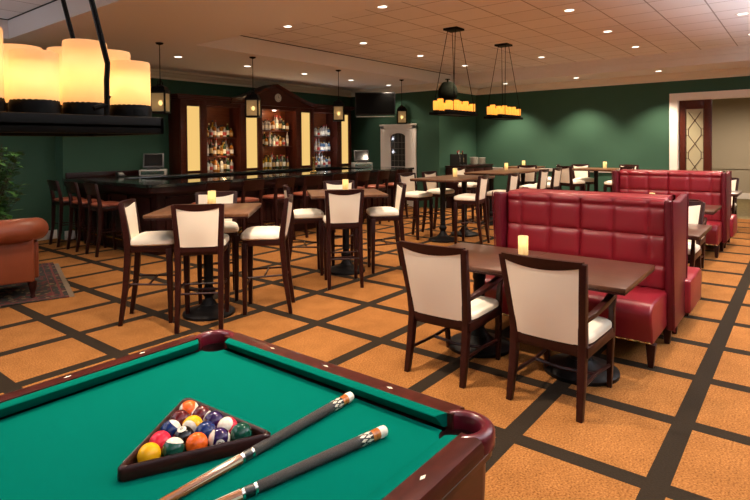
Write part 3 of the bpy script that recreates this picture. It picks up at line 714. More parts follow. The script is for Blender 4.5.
# ------------------------------------------------------------------ counter-height chairs (cream)
cc = thing('counter_chair', 'x', 'chair')
def back_shape(mb_frame, mb_pan, zb, zt, wb, wt, xb, xt, fw, dip):
    # frame: two posts are legs; top rail and bottom rail here; panel with scooped top
    n = 10
    def px(z): return xb+(xt-xb)*(z-zb)/(zt-zb)
    def hwid(z): return wb+(wt-wb)*(z-zb)/(zt-zb)
    zr = zt-fw
    def arc(u): return -.03*(1-(2*u-1)**2)
    for nm, x_off, sgn in (('p', .022, 1), ('q', -.014, -1)):
        pass
    def P(u, v, off):
        top = zr - dip*(1-(2*u-1)**2)
        z = zb + (top-zb)*v; w = hwid(z)-.012
        return (px(z)+arc(u)*(.4+.6*v)+off, -w+2*w*u, z)
    mb_pan.grid(lambda u, v: P(u, v, .022+.012*math.sin(PI*u)*math.sin(PI*v)), 12, 8)
    mb_pan.grid(lambda u, v: P(u, v, -.016-.008*math.sin(PI*u)*math.sin(PI*v)), 12, 8)
    for v0 in (0, 1): mb_pan.grid(lambda u, v: P(u, v0, .022-.038*v), 12, 1)
    for u0 in (0, 1): mb_pan.grid(lambda u, v: P(u0, v, .022-.038*u), 1, 8)
    def T(u, v, off):
        lo = zr - dip*(1-(2*u-1)**2)*.98; z = lo+(zt-lo)*v; w = hwid(zt)
        return (px(z)+arc(u)+off, -w+2*w*u, z)
    for off in (.016, -.018): mb_frame.grid(lambda u, v: T(u, v, off), 12, 2)
    for v0 in (0, 1): mb_frame.grid(lambda u, v: T(u, v0, .016-.034*v), 12, 1)
    for u0 in (0, 1): mb_frame.grid(lambda u, v: T(u0, v, .016-.034*u), 1, 2)
    return MB().box(xb-.02, xb+.015, -wb, wb, zb-.045, zb+.003)
for s in (-1, 1):
    MB().legs([(.18, s*.185, 0), (.178, s*.188, .35), (.175, s*.188, .70)], [(.018, .018), (.024, .024), (.028, .027)]).build('leg', M_DARK, cc, bevel=.003)
    MB().legs([(-.265, s*.19, 0), (-.215, s*.187, .35), (-.188, s*.187, .70), (-.192, s*.189, .80), (-.24, s*.208, 1.135)], [(.018, .019), (.025, .023), (.028, .024), (.028, .024), (.021, .021)]).build('leg', M_DARK, cc, bevel=.003)
m = MB(); m.box(-.19, .19, -.205, -.18, .675, .733).box(-.19, .19, .18, .205, .675, .733).box(.165, .195, -.20, .20, .675, .733).box(-.20, -.17, -.19, .19, .675, .733).build('seat_frame', M_DARK, cc, bevel=.003)
MB().cushion(-.185, .22, -.22, .22, .734, .80, .03).build('seat', M_CREAM, cc)
bf, bp_ = MB(), MB(); back_shape(bf, bp_, .75, 1.14, .185, .205, -.192, -.24, .030, .034).build('back_rail', M_DARK, cc)
bf.build('back_frame', M_DARK, cc, smooth=50); bp_.build('backrest', M_CREAM, cc, smooth=50)
MB().tube([(.175, -.19, .27), (.175, .19, .27)], .012, 6).build('foot_bar', M_DARK, cc)
MB().tube([(-.21, -.185, .33), (-.21, .185, .33)], .010, 6).build('stretcher', M_DARK, cc)
for s in (-1, 1):
    MB().tube([(.175, s*.188, .36), (-.205, s*.185, .38)], .010, 6).build('stretcher', M_DARK, cc)
MB().tube([(-.01, -.187, .37), (-.01, .187, .37)], .010, 6).build('stretcher', M_DARK, cc)
CC = Kind(cc)

# tall pedestal tables
def col_table(name, label, x, y, w, d, z, rz, cols, topm, group, base=.25):
    t = thing(name, label, 'table', (x, y, 0), rz, group)
    MB().box(-w/2, w/2, -d/2, d/2, z-.028, z).build('tabletop', topm, t, bevel=.005)
    MB().box(-w/2+.004, w/2-.004, -d/2+.004, d/2-.004, z-.044, z-.0285).build('edge_band', M_DARK, t, bevel=.003)
    for cx, cy in cols:
        k = z/1.05
        MB().lathe([(.001, .10), (.075, .10), (.06, .13), (.042, .15), (.040, .17), (.062, .20), (.066, .225), (.058, .25), (.040, .27), (.040, .29), (.05, .30), (.045, .32), (.045, z-.20), (.052, z-.19), (.052, z-.06), (.001, z-.06)], 18, (cx, cy, 0)).build('pedestal', M_BLACKI, t)
        MB().lathe([(.001, .0005), (base, .001), (base, .025), (base*.92, .04), (base*.62, .055), (base*.42, .075), (.08, .10), (.001, .101)], 28, (cx, cy, 0)).build('base', M_BLACKI, t)
        MB().box(cx-.2, cx+.2, cy-.02, cy+.02, z-.06, z-.045).box(cx-.02, cx+.02, cy-.2, cy+.2, z-.06, z-.045).build('top_bracket', M_BLACKI, t)
    return t
TG = 'tall pedestal tables'
ZA = 1.04; ZC = 1.07
TA = (3.17, 4.62); TB = (5.34, 4.73)
col_table('high_table', 'square tall pedestal table with four cream chairs, just behind the pool table', *TA, .93, .93, ZA, R(43), [(0, 0)], M_TOP, TG)
col_table('high_table', 'square tall pedestal table with four cream chairs, in the middle of the room', *TB, .95, .95, ZA, R(49), [(0, 0)], M_TOP, TG)
col_table('high_table', 'long tall table behind the front booth, nearer the white arched door', 8.43, 4.90, 1.50, .86, ZC, 0, [(-.38, 0), (.34, -.02)], M_TOP, TG)
col_table('high_table', 'long tall table behind the front booth, further towards the green wall', 11.1, 5.10, 2.3, .90, ZC, 0, [(-.8, 0), (.8, 0)], M_TOP, TG)
col_table('high_table', 'square tall table beside the long green wall', 13.0, 3.80, .9, .9, ZC, 0, [(0, 0)], M_TOP, TG)
col_table('high_table', 'small tall table tucked near the green wall, beyond the long tall tables', 13.3, 5.66, .8, .8, ZC, 0, [(0, 0)], M_TOP, TG)
GC = 'cream counter chairs'
def off(c, ang, r, lat=0.): return (c[0]+r*math.cos(R(ang))-lat*math.sin(R(ang)), c[1]+r*math.sin(R(ang))+lat*math.cos(R(ang)), 0)
CC.put('cream tall chair with its back to the camera, just behind the pool table', (2.98, 4.42, 0), R(46), GC)
CC.put('cream tall chair seen from the side, closest to the bar stools and brown sofa', (2.78, 4.93, 0), R(-42), GC)
CC.put('cream tall chair at the table behind the pool table, standing toward the room middle', (3.62, 4.30, 0), R(133), GC)
CC.put('cream tall chair half hidden beyond the table behind the pool table', (3.57, 5.03, 0), R(236), GC)
CC.put('cream tall chair with its back to the camera at the middle table', (4.86, 4.36, 0), R(49), GC)
CC.put('cream tall chair at the middle table, on its bar corner side', (4.96, 5.08, 0), R(-40), GC)
CC.put('cream tall chair at the middle table, backing onto the long tall tables', (5.71, 4.38, 0), R(137), GC)
CC.put('cream tall chair mostly hidden beyond the middle table, facing the camera', (5.72, 5.12, 0), R(235), GC)
for x, y, a, lab in ((8.02, 5.42, -97, 'tall chair with cream seat nearest the bar at the first long tall table'), (8.80, 5.42, -92, 'tall chair on the bar side of the first long tall table, further end'),
        (8.05, 4.38, 100, 'tall chair pulled up to the near side of the first long tall table'), (9.02, 4.28, 95, 'tall chair with tan lit back just above the corner of the front booth'),
        (10.6, 4.34, 92, 'tall chair at the further long tall table, nearest its near end'), (11.35, 4.34, 90, 'tall chair at the further long tall table, second along its near side'),
        (13.12, 4.98, 112, 'tall chair with white lit back seen edge on below the green wall'), (12.66, 5.36, 32, 'tall chair with its back to the room at the small table near the green wall'),
        (10.5, 5.72, -90, 'tall chair on the hidden bar side of the further long tall table'),
        (12.62, 4.22, -30, 'tall chair turned sideways at the table beside the green wall, nearest the long tables'), (13.42, 4.18, 225, 'tall chair facing the camera against the green wall'),
        (12.72, 3.26, 70, 'tall chair at the green wall table partly hidden by the rear booth'), (13.55, 3.34, 165, 'tall chair against the green wall just above the rear booth top')):
    CC.put(lab, (x, y, 0), R(a), GC)

# table candles
ca = thing('candle', 'x', 'candle', group='pillar candles on the tables')
MB().lathe([(.038, .0005), (.040, .004), (.040, .148), (.038, .152), (.030, .146), (.026, .135), (.001, .133)], 22).build('wax_pillar', M_WAX, ca)
MB().lathe([(.001, .134), (.006, .138), (.008, .146), (.001, .158)], 8).build('flame', M_FLAME, ca)
CA = Kind(ca)
def candle(lab, x, y, z):
    CA.put(lab, (x, y, z+.0005), 0)
    l = bpy.data.lights.new('candle_light', 'POINT'); l.energy = .14; l.color = (1, .62, .2); l.shadow_soft_size = .012
    lo = bpy.data.objects.new('candle_light', l); COL.objects.link(lo); lo.location = (x, y, z+.105)
candle('lit ivory pillar candle on the tall table behind the pool table', 3.36, 4.82, ZA)
cu = thing('paper_tent', 'small white card holder beside the candle on the first tall table', 'card', (3.31, 4.90, ZA), R(-50))
MB().box(-.045, .045, -.012, .012, .001, .11).build('card', M_IVORY, cu)
MB().box(-.05, .05, -.02, .02, .0004, .0045).build('base', M_GREYP, cu)
candle('lit pillar candle on the tall table in the middle of the room', 5.50, 4.87, ZA)
candle('lit pillar candle on the nearer long tall table', 8.58, 4.96, ZC)
candle('lit pillar candle on the further long tall table, near its middle', 11.45, 5.30, ZC)
candle('lit pillar candle on the small tall table near the green wall', 13.25, 5.66, ZC)
candle('lit pillar candle on the tall table beside the green wall', 13.12, 3.64, ZC)

# ------------------------------------------------------------------ dining tables, armchairs
ZD = .75
def dining_table(label, x, y, w, d, rz=0):
    return col_table('dining_table', label, x, y, w, d, ZD, rz, [(0, 0)], M_TOPD, 'low dining tables', .26)
dining_table('low square dining table before the front booth, at the aisle end', 3.99, 1.275, .84, .81)
dining_table('low square dining table before the front booth, at the far end with no aisle', 3.99, 2.088, .84, .81)
dining_table('low dining table behind the front booth', 6.45, 1.24, .88, .88)
dining_table('low dining table in front of the rear booth', 8.68, 1.39, .86, .90)
dining_table('low dining table just past the rear booth', 11.62, 1.36, .80, .88)
candle('lit pillar candle on the joint of the dining tables before the front booth', 4.20, 1.80, ZD)
candle('lit pillar candle peeking over the front booth top', 8.92, 1.80, ZD)

ac = thing('dining_armchair', 'x', 'armchair')
for s in (-1, 1):
    MB().legs([(.275, s*.215, 0), (.262, s*.225, .25), (.250, s*.235, .42), (.255, s*.240, .56), (.285, s*.245, .645)], [(.015, .015), (.021, .02), (.024, .022), (.018, .017), (.015, .016)]).build('leg', M_DARK, ac, bevel=.004)
    MB().legs([(-.31, s*.226, 0), (-.265, s*.222, .22), (-.235, s*.22, .42), (-.25, s*.225, .55), (-.335, s*.258, .945)], [(.019, .019), (.025, .023), (.029, .024), (.028, .023), (.021, .021)]).build('leg', M_DARK, ac, bevel=.004)
    MB().tube([(-.262, s*.232, .585), (-.12, s*.246, .60), (.08, s*.256, .628), (.22, s*.252, .648), (.315, s*.246, .652)], 0, 4, sq=[(.017, .016), (.02, .016), (.023, .016), (.024, .016), (.019, .015)]).build('armrest', M_DARK, ac, bevel=.005)
    MB().tube([(.245, s*.222, .16), (.05, s*.205, .165), (-.26, s*.214, .17)], .012, 6).build('stretcher', M_DARK, ac)
m = MB(); m.box(-.25, .25, -.255, -.225, .36, .425).box(-.25, .25, .225, .255, .36, .425).box(.22, .255, -.25, .25, .36, .425).box(-.255, -.22, -.235, .235, .36, .425).build('seat_frame', M_DARK, ac, bevel=.005)
MB().cushion(-.235, .275, -.255, .255, .426, .475, .028).build('seat', M_CREAM, ac)
bf, bp_ = MB(), MB(); back_shape(bf, bp_, .43, .955, .215, .258, -.238, -.337, .034, .036).build('back_rail', M_DARK, ac)
bf.build('back_frame', M_DARK, ac, smooth=50); bp_.build('backrest', M_CREAM, ac, smooth=50)
MB().tube([(.03, -.206, .166), (.0, 0, .16), (.03, .206, .166)], .012, 6).build('stretcher', M_DARK, ac)
AC = Kind(ac)
GA = 'cream dining armchairs'
AC.put('cream backed dining armchair nearest the camera, beside the aisle', (3.575, 1.262, 0), R(-2), GA)
AC.put('cream backed dining armchair beside the pool table, further from the aisle', (3.545, 2.055, 0), R(1), GA)
AC.put('cream dining armchair behind the front booth, facing the camera', (7.02, 1.20, 0), R(180), GA)
AC.put('cream dining armchair back to back with the one behind the front booth', (7.96, 1.28, 0), R(0), GA)
AC.put('cream dining armchair past the rear booth, facing the camera', (12.35, 1.30, 0), R(180), GA)

# ------------------------------------------------------------------ booths
def booth(label, cx, ya, yb):
    t = thing('booth', label, 'booth', (cx, ya, 0), 0, 'red leather booths')
    L = yb-ya; hb, ht = .40, 1.19
    # end wings
    for y0, y1 in ((0, .062), (L-.072, L)):
        w = MB()
        poly = [(-.27, .14), (.27, .14), (.30, .55), (.36, ht+.01), (0, ht-.025), (-.36, ht+.01), (-.30, .55)]
        w.prism_y(poly, y0, y1); w.build('end_wing', M_REDD if y0 > .5 else M_REDD, t, bevel=.022, seg=3)
        # piping down the front corners
        for s in (-1, 1):
            pp = MB(); pp.tube([(s*.27, y0-.002 if y0 < .5 else y1+.002, .14), (s*.30, y0-.002 if y0 < .5 else y1+.002, .55), (s*.36, y0-.002 if y0 < .5 else y1+.002, ht+.008)], .006, 6); pp.build('piping', M_REDD, t)
    # core
    MB().box(-.16, .16, .085, L-.085, .20, ht-.03).build('back_core', M_REDD, t)
    # tufted faces
    inn0, inn1 = .063, L-.073; W_ = inn1-inn0
    e = .14; cols = [0, e/W_] + [(e+(W_-2*e)*k/4)/W_ for k in range(1, 5)] + [1]
    zr = [.45, .645, .885, 1.12, 1.20]
    for s in (-1, 1):
        def surf(u, v, s=s):
            ci = max(i for i in range(len(cols)-1) if u >= cols[i]-1e-9); a = (u-cols[ci])/(cols[ci+1]-cols[ci])
            z = zr[0]+(zr[-1]-zr[0])*v
            ri = max(i for i in range(4) if z >= zr[i]-1e-9); b = min(1, (z-zr[ri])/(zr[ri+1]-zr[ri]))
            h = max(0, (1-abs(2*a-1)**5)*(1-abs(2*b-1)**5))**.5
            dx = .175+.034*h
            if z > 1.12: dx = .175+.034*h-.06*max(0, b-.5)
            # shallow rake: deeper towards the seat
            dx += .05*(1.2-z)
            return (s*dx, inn0+W_*u, z)
        g_ = MB(); g_.grid(surf, 96, 60)
        g_.build('tufted_back', M_RED, t, smooth=75)
    MB().prism_y([(-.20, 1.16), (.20, 1.16), (.185, 1.195), (.10, 1.20), (-.10, 1.20), (-.185, 1.195)], .08, L-.08).build('top_cap', M_RED, t, bevel=.008)
    # benches
    for s in (-1, 1):
        arc = [(.73+.10*math.cos(R(a)), .385+.085*math.sin(R(a))) for a in (0, 20, 40, 60, 80, 90)]
        poly = [(.21, .17), (.785, .17), (.795, .27), (.822, .33)] + arc + [(.21, .46)]
        b = MB(); b.prism_y([(s*(x+(.03 if s > 0 and x > .5 else 0)), z) for x, z in poly], .05 if s < 0 else -.045, L-.03); b.build('seat', M_RED, t, bevel=.02, seg=3, smooth=35)
        b = MB()
        n = int((L-.12)/.055); rings = []
        for k in range(n*6+1):
            y = .06+(L-.12)*k/(n*6); r = (.0025, .007, .009, .009, .009, .007)[k % 6]
            rings.append([(s*.786+r*math.cos(PI*q/4), y, .185+r*math.sin(PI*q/4)) for q in range(8)])
        b.loft(rings)
        b.build('nailhead_trim', M_BRASS, t)
        for y in (.07, L-.07):
            MB().legs([(s*.755, y, .0005), (s*.735, y, .17)], [(.018, .018), (.034, .034)]).build('leg', M_DARK, t, bevel=.004)
    for y in (.07, L-.07):
        for s in (-1, 1): MB().legs([(s*.15, y, .0005), (s*.14, y, .15)], [(.02, .02), (.034, .034)]).build('leg', M_DARK, t, bevel=.004)
    return t
booth('tufted red leather double booth in front, with dining tables before it', 5.12, .82, 2.345)
booth('tufted red leather double booth further back, toward the doorway', 9.85, .93, 2.52)

# ------------------------------------------------------------------ pool table
ZR, ZB = .80, .757
pt = thing('pool_table', 'green felt pool table with dark red wood rails', 'pool table', (0, 0, 0))
NX1, NY0, NY1 = 1.440, .832, 2.064; NX0 = NX1-2.32
WX1, WY0, WY1 = 1.478, .795, 2.115; WX0 = NX0-.04
OX1, OY0, OY1 = 1.560, .722, 2.190; OX0 = NX0-.122
pc = .058
def arc(cx, cy, r, a0, a1, n=10): return [(cx+r*math.cos(R(a0+(a1-a0)*k/n)), cy+r*math.sin(R(a0+(a1-a0)*k/n))) for k in range(n+1)]
# corner pocket centres
PK = {'ne': (NX1+.008, NY1+.008), 'se': (NX1+.008, NY0-.008), 'nw': (NX0-.008, NY1+.008), 'sw': (NX0-.008, NY0-.008)}
bed = [(WX0+.005+.10, WY0+.01)] 
poly = arc(*PK['sw'], .064, 90, 0, 8) + arc(*PK['se'], .066, 180, 90, 8) + arc(*PK['ne'], .066, 270, 180, 8) + arc(*PK['nw'], .066, 360, 270, 8)
MB().prism(poly, ZB-.03, ZB).build('bed_cloth', M_FELT, pt, smooth=20)
# cushions
def cush(p0, p1, nrm, name='cushion', cut=.078, cb=.055):
    # along nose line p0->p1, nrm points outwards (away from the bed)
    p0, p1, nrm = Vector((*p0, 0)), Vector((*p1, 0)), Vector((*nrm, 0)); d = (p1-p0).normalized()
    a, b = p0+d*cut, p1-d*cut; e = .040; sk = .022
    rings = []
    for base, sgn in ((a, -1), (b, 1)):
        r = []
        for w, z in ((.003, ZB+.034), (0, ZB+.038), (.003, ZB+.0405), (.018, ZR-.0005), (e, ZR), (e, ZB+.001), (.026, ZB+.001)):
            q = base+nrm*w+d*(sgn*sk*w/e); r.append((q.x, q.y, z))
        rings.append(r)
    MB().loft(rings).build(name, M_FELT, pt, smooth=0)
cush((NX1, NY0), (NX1, NY1), (1, 0)); cush((NX0, NY1), (NX0, NY0), (-1, 0))
mx_ = (NX0+NX1)/2
cush((mx_+.0, NY1), (NX1, NY1), (0, 1)); cush((NX0, NY1), (mx_, NY1), (0, 1))
cush((NX1, NY0), (mx_, NY0), (0, -1)); cush((mx_, NY0), (NX0, NY0), (0, -1))
# wood rails, rounded outer edge
def rail(p0, p1, w_in, w_out, axis):
    m = MB()
    s = 1 if w_out > w_in else -1; wd = abs(w_out-w_in)
    pr = [(0, ZR), (wd-.02, ZR), (wd-.006, ZR-.006), (wd, ZR-.02), (wd, ZR-.05), (0, ZR-.05)]
    if axis == 'x': m.prism_x([(w_in+s*a, z) for a, z in pr], p0, p1)
    else: m.prism_y([(w_in+s*a, z) for a, z in pr], p0, p1)
    return m.build('wood_rail', M_POOLW, pt, smooth=30)
g = .075
rail(WX0+g, mx_-.07, WY1, OY1, 'x'); rail(mx_+.07, WX1-g, WY1, OY1, 'x')
rail(WX0+g, mx_-.07, WY0, OY0, 'x'); rail(mx_+.07, WX1-g, WY0, OY0, 'x')
rail(WY0+g, WY1-g, WX1, OX1, 'y'); rail(WY0+g, WY1-g, WX0, OX0, 'y')
# pocket irons: C-shaped leather castings round each corner
for k, (a0, name) in {'ne': (-58, 0), 'se': (-148, 0), 'sw': (122, 0), 'nw': (32, 0)}.items():
    cx, cy = PK[k]; rings = []
    n = 18
    for i in range(n+1):
        a = R(a0+206*i/n); ca_, sa_ = math.cos(a), math.sin(a)
        # inner lip drop, rolled crown, outer skirt
        ro = .060; pts = []
        mid = 1-abs(2*i/n-1)
        wd = .034+.012*mid
        for r, z in ((ro, ZR-.05), (ro, ZR-.010), (ro+.006, ZR), (ro+wd*.4, ZR+.004), (ro+wd*.8, ZR-.001), (ro+wd, ZR-.015), (ro+wd, ZR-.055), (ro+wd*.5, ZR-.06)):
            pts.append((cx+r*ca_, cy+r*sa_, z))
        rings.append(pts)
    MB().loft(rings).build('pocket_iron', M_POCKET, pt, smooth=50)
    m = MB(); rings = [[(cx+r*math.cos(2*PI*q/24), cy+r*math.sin(2*PI*q/24), z) for q in range(24)] for r, z in ((.0655, ZB-.004), (.062, ZB-.08), (.05, ZB-.15), (.001, ZB-.16))]
    m.loft(rings, False); m.build('pocket_liner', M_HOLE, pt)
for y in (NY1+.05, NY0-.05):
    s = 1 if y > 1.4 else -1
    m = MB(); m.prism(arc(mx_, y, .07, 0, 180) if s > 0 else arc(mx_, y, .07, 180, 360), ZR-.06, ZR+.006); m.build('side_pocket', M_POCKET, pt)
# apron: rounded corners, moulded
def rrect(x0, x1, y0, y1, r):
    return arc(x1-r, y1-r, r, 0, 90, 6)+arc(x0+r, y1-r, r, 90, 180, 6)+arc(x0+r, y0+r, r, 180, 270, 6)+arc(x1-r, y0+r, r, 270, 360, 6)
m = MB(); rings = []
for ins, z in ((.03, .50), (.022, .52), (.03, .54), (.026, .70), (.012, .715), (.010, .735), (.02, .747)):
    rings.append([(x, y, z) for x, y in rrect(OX0+ins, OX1-ins, OY0+ins, OY1-ins, .09)])
m.loft(rings, False); 
inner = [[(x, y, z) for x, y in rrect(OX0+.16, OX1-.16, OY0+.16, OY1-.16, .05)] for z in (.50, .56)]
m.loft([rings[0], inner[0]], False); m.build('apron', M_POOLW, pt, smooth=30)
MB().box(OX0+.16, OX1-.16, OY0+.16, OY1-.16, .55, ZB-.031).build('slate_bed', M_BARW, pt)
for cx, cy in ((OX1-.17, OY0+.17), (OX1-.17, OY1-.17), (OX0+.17, OY0+.17), (OX0+.17, OY1-.17)):
    MB().lathe([(.07, .0005), (.075, .03), (.05, .06), (.055, .10), (.085, .20), (.095, .32), (.08, .42), (.10, .50), (.11, .549)], 20, (cx, cy, 0)).build('leg', M_POOLW, pt)
def sight(x, y, a):
    MB().prism([(.014, 0), (0, .006), (-.014, 0), (0, -.006)], ZR-.001, ZR+.0012, Tr(x, y, 0, R(a))).build('rail_sight', M_PEARL, pt)
for k in range(1, 4): sight((WX1+OX1)/2-.008, NY0+(NY1-NY0)*k/4, 90)
for k in (1, 2, 3, 5, 6, 7):
    x = NX0+(NX1-NX0)*k/8
    sight(x, (WY1+OY1)/2-.006, 0); sight(x, (WY0+OY0)/2+.006, 0)

# balls and rack
rb = .0316
apx, bl, brr = Vector((1.000, 1.5765)), Vector((.786, 1.438)), Vector((1.0135, 1.323))
def bpos(r, k):  # row r (0..4), index k
    left = apx.lerp(bl, r/4); rt = apx.lerp(brr, r/4)
    return left.lerp(rt, k/r) if r else apx
BC = {'yellow': (.80, .40, .008), 'blue': (.004, .018, .10), 'red': (.60, .018, .045), 'purple': (.020, .007, .060), 'orange': (.72, .11, .010), 'green': (.004, .055, .034), 'maroon': (.085, .008, .010), 'black': (.004, .004, .004)}
def ball_mat(col, stripe):
    nm = 'ball_'+col+('_stripe' if stripe else '')
    m = mat(nm, BC[col], .10, spec=.4, coat=.15); nt = m.node_tree; b = nt.nodes['Principled BSDF']
    tc = nt.nodes.new('ShaderNodeTexCoord'); sx = nt.nodes.new('ShaderNodeSeparateXYZ'); nt.links.new(tc.outputs['Object'], sx.inputs[0])
    dot = math_node(nt, 'GREATER_THAN', sx.outputs[0], rb*.905)
    fac = dot
    if stripe: fac = math_node(nt, 'MAXIMUM', dot, math_node(nt, 'GREATER_THAN', math_node(nt, 'ABSOLUTE', sx.outputs[2]), rb*.63))
    mx = nt.nodes.new('ShaderNodeMix'); mx.data_type = 'RGBA'; nt.links.new(fac, mx.inputs['Factor'])
    mx.inputs['A'].default_value = (*BC[col], 1); mx.inputs['B'].default_value = (.80, .74, .62, 1)
    nt.links.new(mx.outputs['Result'], b.inputs['Base Color'])
    return m
rows = [[('orange', 1)], [('maroon', 0), ('maroon', 1)], [('blue', 1), ('yellow', 1), ('purple', 0)], [('red', 0), ('black', 0), ('blue', 0), ('red', 1)], [('yellow', 0), ('green', 1), ('orange', 0), ('purple', 1), ('green', 0)]]
num = {('yellow', 0): 1, ('blue', 0): 2, ('red', 0): 3, ('purple', 0): 4, ('orange', 0): 5, ('green', 0): 6, ('maroon', 0): 7, ('black', 0): 8, ('yellow', 1): 9, ('blue', 1): 10, ('red', 1): 11, ('purple', 1): 12, ('orange', 1): 13, ('green', 1): 14, ('maroon', 1): 15}
# stripe axis (z of ball) in world terms: tilt so that the white cap shows where the photo shows it
tilt = {('orange', 1): (.95, .12, .0), ('maroon', 1): (.80, -.32, .32), ('blue', 1): (.55, .78, .12), ('yellow', 1): (-.42, -.34, .84), ('red', 1): (-.42, .40, .80), ('purple', 1): (-.97, .05, .15), ('green', 1): (.05, .96, .18)}
ct_ = (Vector((0, 0, 1.65))-Vector((.95, 1.44, .79))).normalized(); cr_ = Vector(right); cr_ = (cr_-ct_*cr_.dot(ct_)).normalized(); cu_ = ct_.cross(cr_)
for r, row in enumerate(rows):
    for k, (c, st) in enumerate(row):
        p = bpos(r, k)
        lab = ('%s pool ball in the rack' % ('solid '+c if not st else 'white pool ball with a %s stripe' % c)).replace(' pool ball with', ' ball with')
        if not st: lab = 'solid %s pool ball in the wooden rack' % c
        else: lab = 'white pool ball with %s stripe in the wooden rack' % c
        o = MB().sphere((0, 0, 0), rb, 28, 18).build('pool_ball', ball_mat(c, st), None, smooth=180)
        o.location = (p.x, p.y, ZB+rb+.0003)
        if st:
            q_ = tilt[(c, st)]; o.rotation_euler = (cr_*q_[0]+cu_*q_[1]+ct_*q_[2]).to_track_quat('Z', 'Y').to_euler()
        else:
            ax = (cr_*-.25+cu_*.75+ct_*.60) if c == 'black' else (cr_*random.uniform(-.6, .6)-cu_-ct_*.3)
            o.rotation_euler = ax.to_track_quat('X', 'Z').to_euler()
        tag(o, lab, 'ball', 'racked pool balls')
        fc = bpy.data.curves.new('ball_number', 'FONT'); fc.body = str(num[(c, st)]); fc.size = .017; fc.align_x = 'CENTER'; fc.align_y = 'CENTER'
        tmp = bpy.data.objects.new('tmp_text', fc); COL.objects.link(tmp); bpy.context.view_layer.update()
        fme = bpy.data.meshes.new_from_object(tmp.evaluated_get(bpy.context.evaluated_depsgraph_get())); bpy.data.objects.remove(tmp)
        fme.materials.clear(); fme.materials.append(M_BLACKP)
        fo = bpy.data.objects.new('ball_number', fme); COL.objects.link(fo); fo.parent = o
        fo.matrix_local = Matrix.Translation((rb+.0002, 0, 0)) @ Matrix.Rotation(PI/2, 4, 'Z') @ Matrix.Rotation(PI/2, 4, 'X')
rk = thing('ball_rack', 'triangular dark wood rack around the pool balls', 'rack', (0, 0, 0))
cen = (apx+bl+brr)/3
def outset(d, rr=.016):
    # offset triangle by d from ball-centre triangle, rounded corners
    pts = []
    for c in (apx, bl, brr):
        v = (c-cen); a = math.atan2(v.y, v.x); c = c+v.normalized()*2*(d-rr)
        for k in range(-4, 5):
            t = a+R(15*k); pts.append((c.x+rr*math.cos(t), c.y+rr*math.sin(t)))
    return pts
inn, out = outset(rb+.002), outset(rb+.018)
def ringz(p, z): return [(x, y, z) for x, y in p]
g0 = rb+.004
m = MB(); m.loft([ringz(outset(g0, .006), ZB+.001), ringz(outset(g0+.016), ZB+.001), ringz(outset(g0+.018), ZB+.006), ringz(outset(g0+.017), ZB+.034), ringz(outset(g0+.011), ZB+.041), ringz(outset(g0+.004, .008), ZB+.039), ringz(outset(g0, .006), ZB+.033), ringz(outset(g0, .006), ZB+.001)], False)
m.build('frame', M_DARK, rk, smooth=60)
# cues
def cue(label, p0, p1):
    a, b = Vector((*p0, 0)), Vector((*p1, 0)); d = (b-a).normalized(); ang = math.atan2(d.y, d.x); L = 1.45
    t = thing('cue_stick', label, 'cue', (a.x, a.y, ZB), ang, 'pool cues')
    r0 = .0168; r1 = .0068
    slope = math.atan((r0-r1)/L)
    Mx = Matrix.Translation((0, 0, r0+.0003)) @ Matrix.Rotation(slope, 4, 'Y')
    def rad(s): return r0+(r1-r0)*s/L
    def seg(nm, s0, s1, m_, ex=0., par=None):
        k = MB(); k.lathe([(.0005, s0), (rad(s0)+ex, s0), (rad(s1)+ex, s1), (.0005, s1)], 20, M=Mx @ Matrix.Rotation(PI/2, 4, 'Y'))
        return k.build(nm, m_, par or t)
    k = MB(); k.lathe([(.0005, -.014), (.012, -.014), (r0-.001, -.010), (r0, 0), (r0, .016), (.0005, .016)], 20, M=Mx @ Matrix.Rotation(PI/2, 4, 'Y')); k.build('butt_cap', M_IVORY, t)
    seg('butt_sleeve', .0162, .092, M_CUEB); sl = t.children[-1]
    ii = MB()
    for q in range(8):
        for s0, h in ((.058, .014), (.078, .012)):
            aa = 2*PI*(q+(.5 if s0 > .07 else 0))/8; rr = rad(s0)+.0002
            def sp(s, da): return (rr*math.cos(aa+da), rr*math.sin(aa+da), s)
            ii.add([sp(s0-h, 0), sp(s0, .30), sp(s0+h, 0), sp(s0, -.30)], [(0, 1, 2, 3)], Mx @ Matrix.Rotation(PI/2, 4, 'Y'))
    ii.build('diamond_inlay', M_PEARL, t)
    kk = MB(); kk.lathe([(rad(.044)+.0001, .044), (rad(.093)+.0001, .093)], 20, M=Mx @ Matrix.Rotation(PI/2, 4, 'Y')); kk.build('black_band', M_BLACKP, t)
    seg('linen_wrap', .093, .42, M_WRAP, .0002)
    seg('ring_collar', .42, .428, M_CHROME, .0003); seg('ring_collar', .428, .455, M_BLACKP, .0002); seg('ring_collar', .455, .463, M_CHROME, .0003)
    seg('forearm', .463, .76, M_CUEW); seg('joint', .76, .78, M_CHROME, .0003); seg('shaft', .78, L, mat('cue_shaft_maple', (.62, .42, .2), .25, coat=.5))
    pts = MB()
    for q in range(4):
        aa = 2*PI*q/4+.3; rr = rad(.5)+.0003
        def sp(s, da): return ((rad(s)+.0003)*math.cos(aa+da), (rad(s)+.0003)*math.sin(aa+da), s)
        pts.add([sp(.464, -.22), sp(.464, .22), sp(.66, 0)], [(0, 1, 2)], Mx @ Matrix.Rotation(PI/2, 4, 'Y'))
    pts.build('point_inlay', mat('ivory_points', (.66, .56, .40), .25), t)
    return t
CUES = [((1.412, 1.243), (.738, 1.245)), ((1.302, 1.013), (.863, 1.112))]
cue('pool cue with a black wrapped grip, beside the rack', *CUES[0])
cue('pool cue with a black wrapped grip, closest to the near rail', *CUES[1])

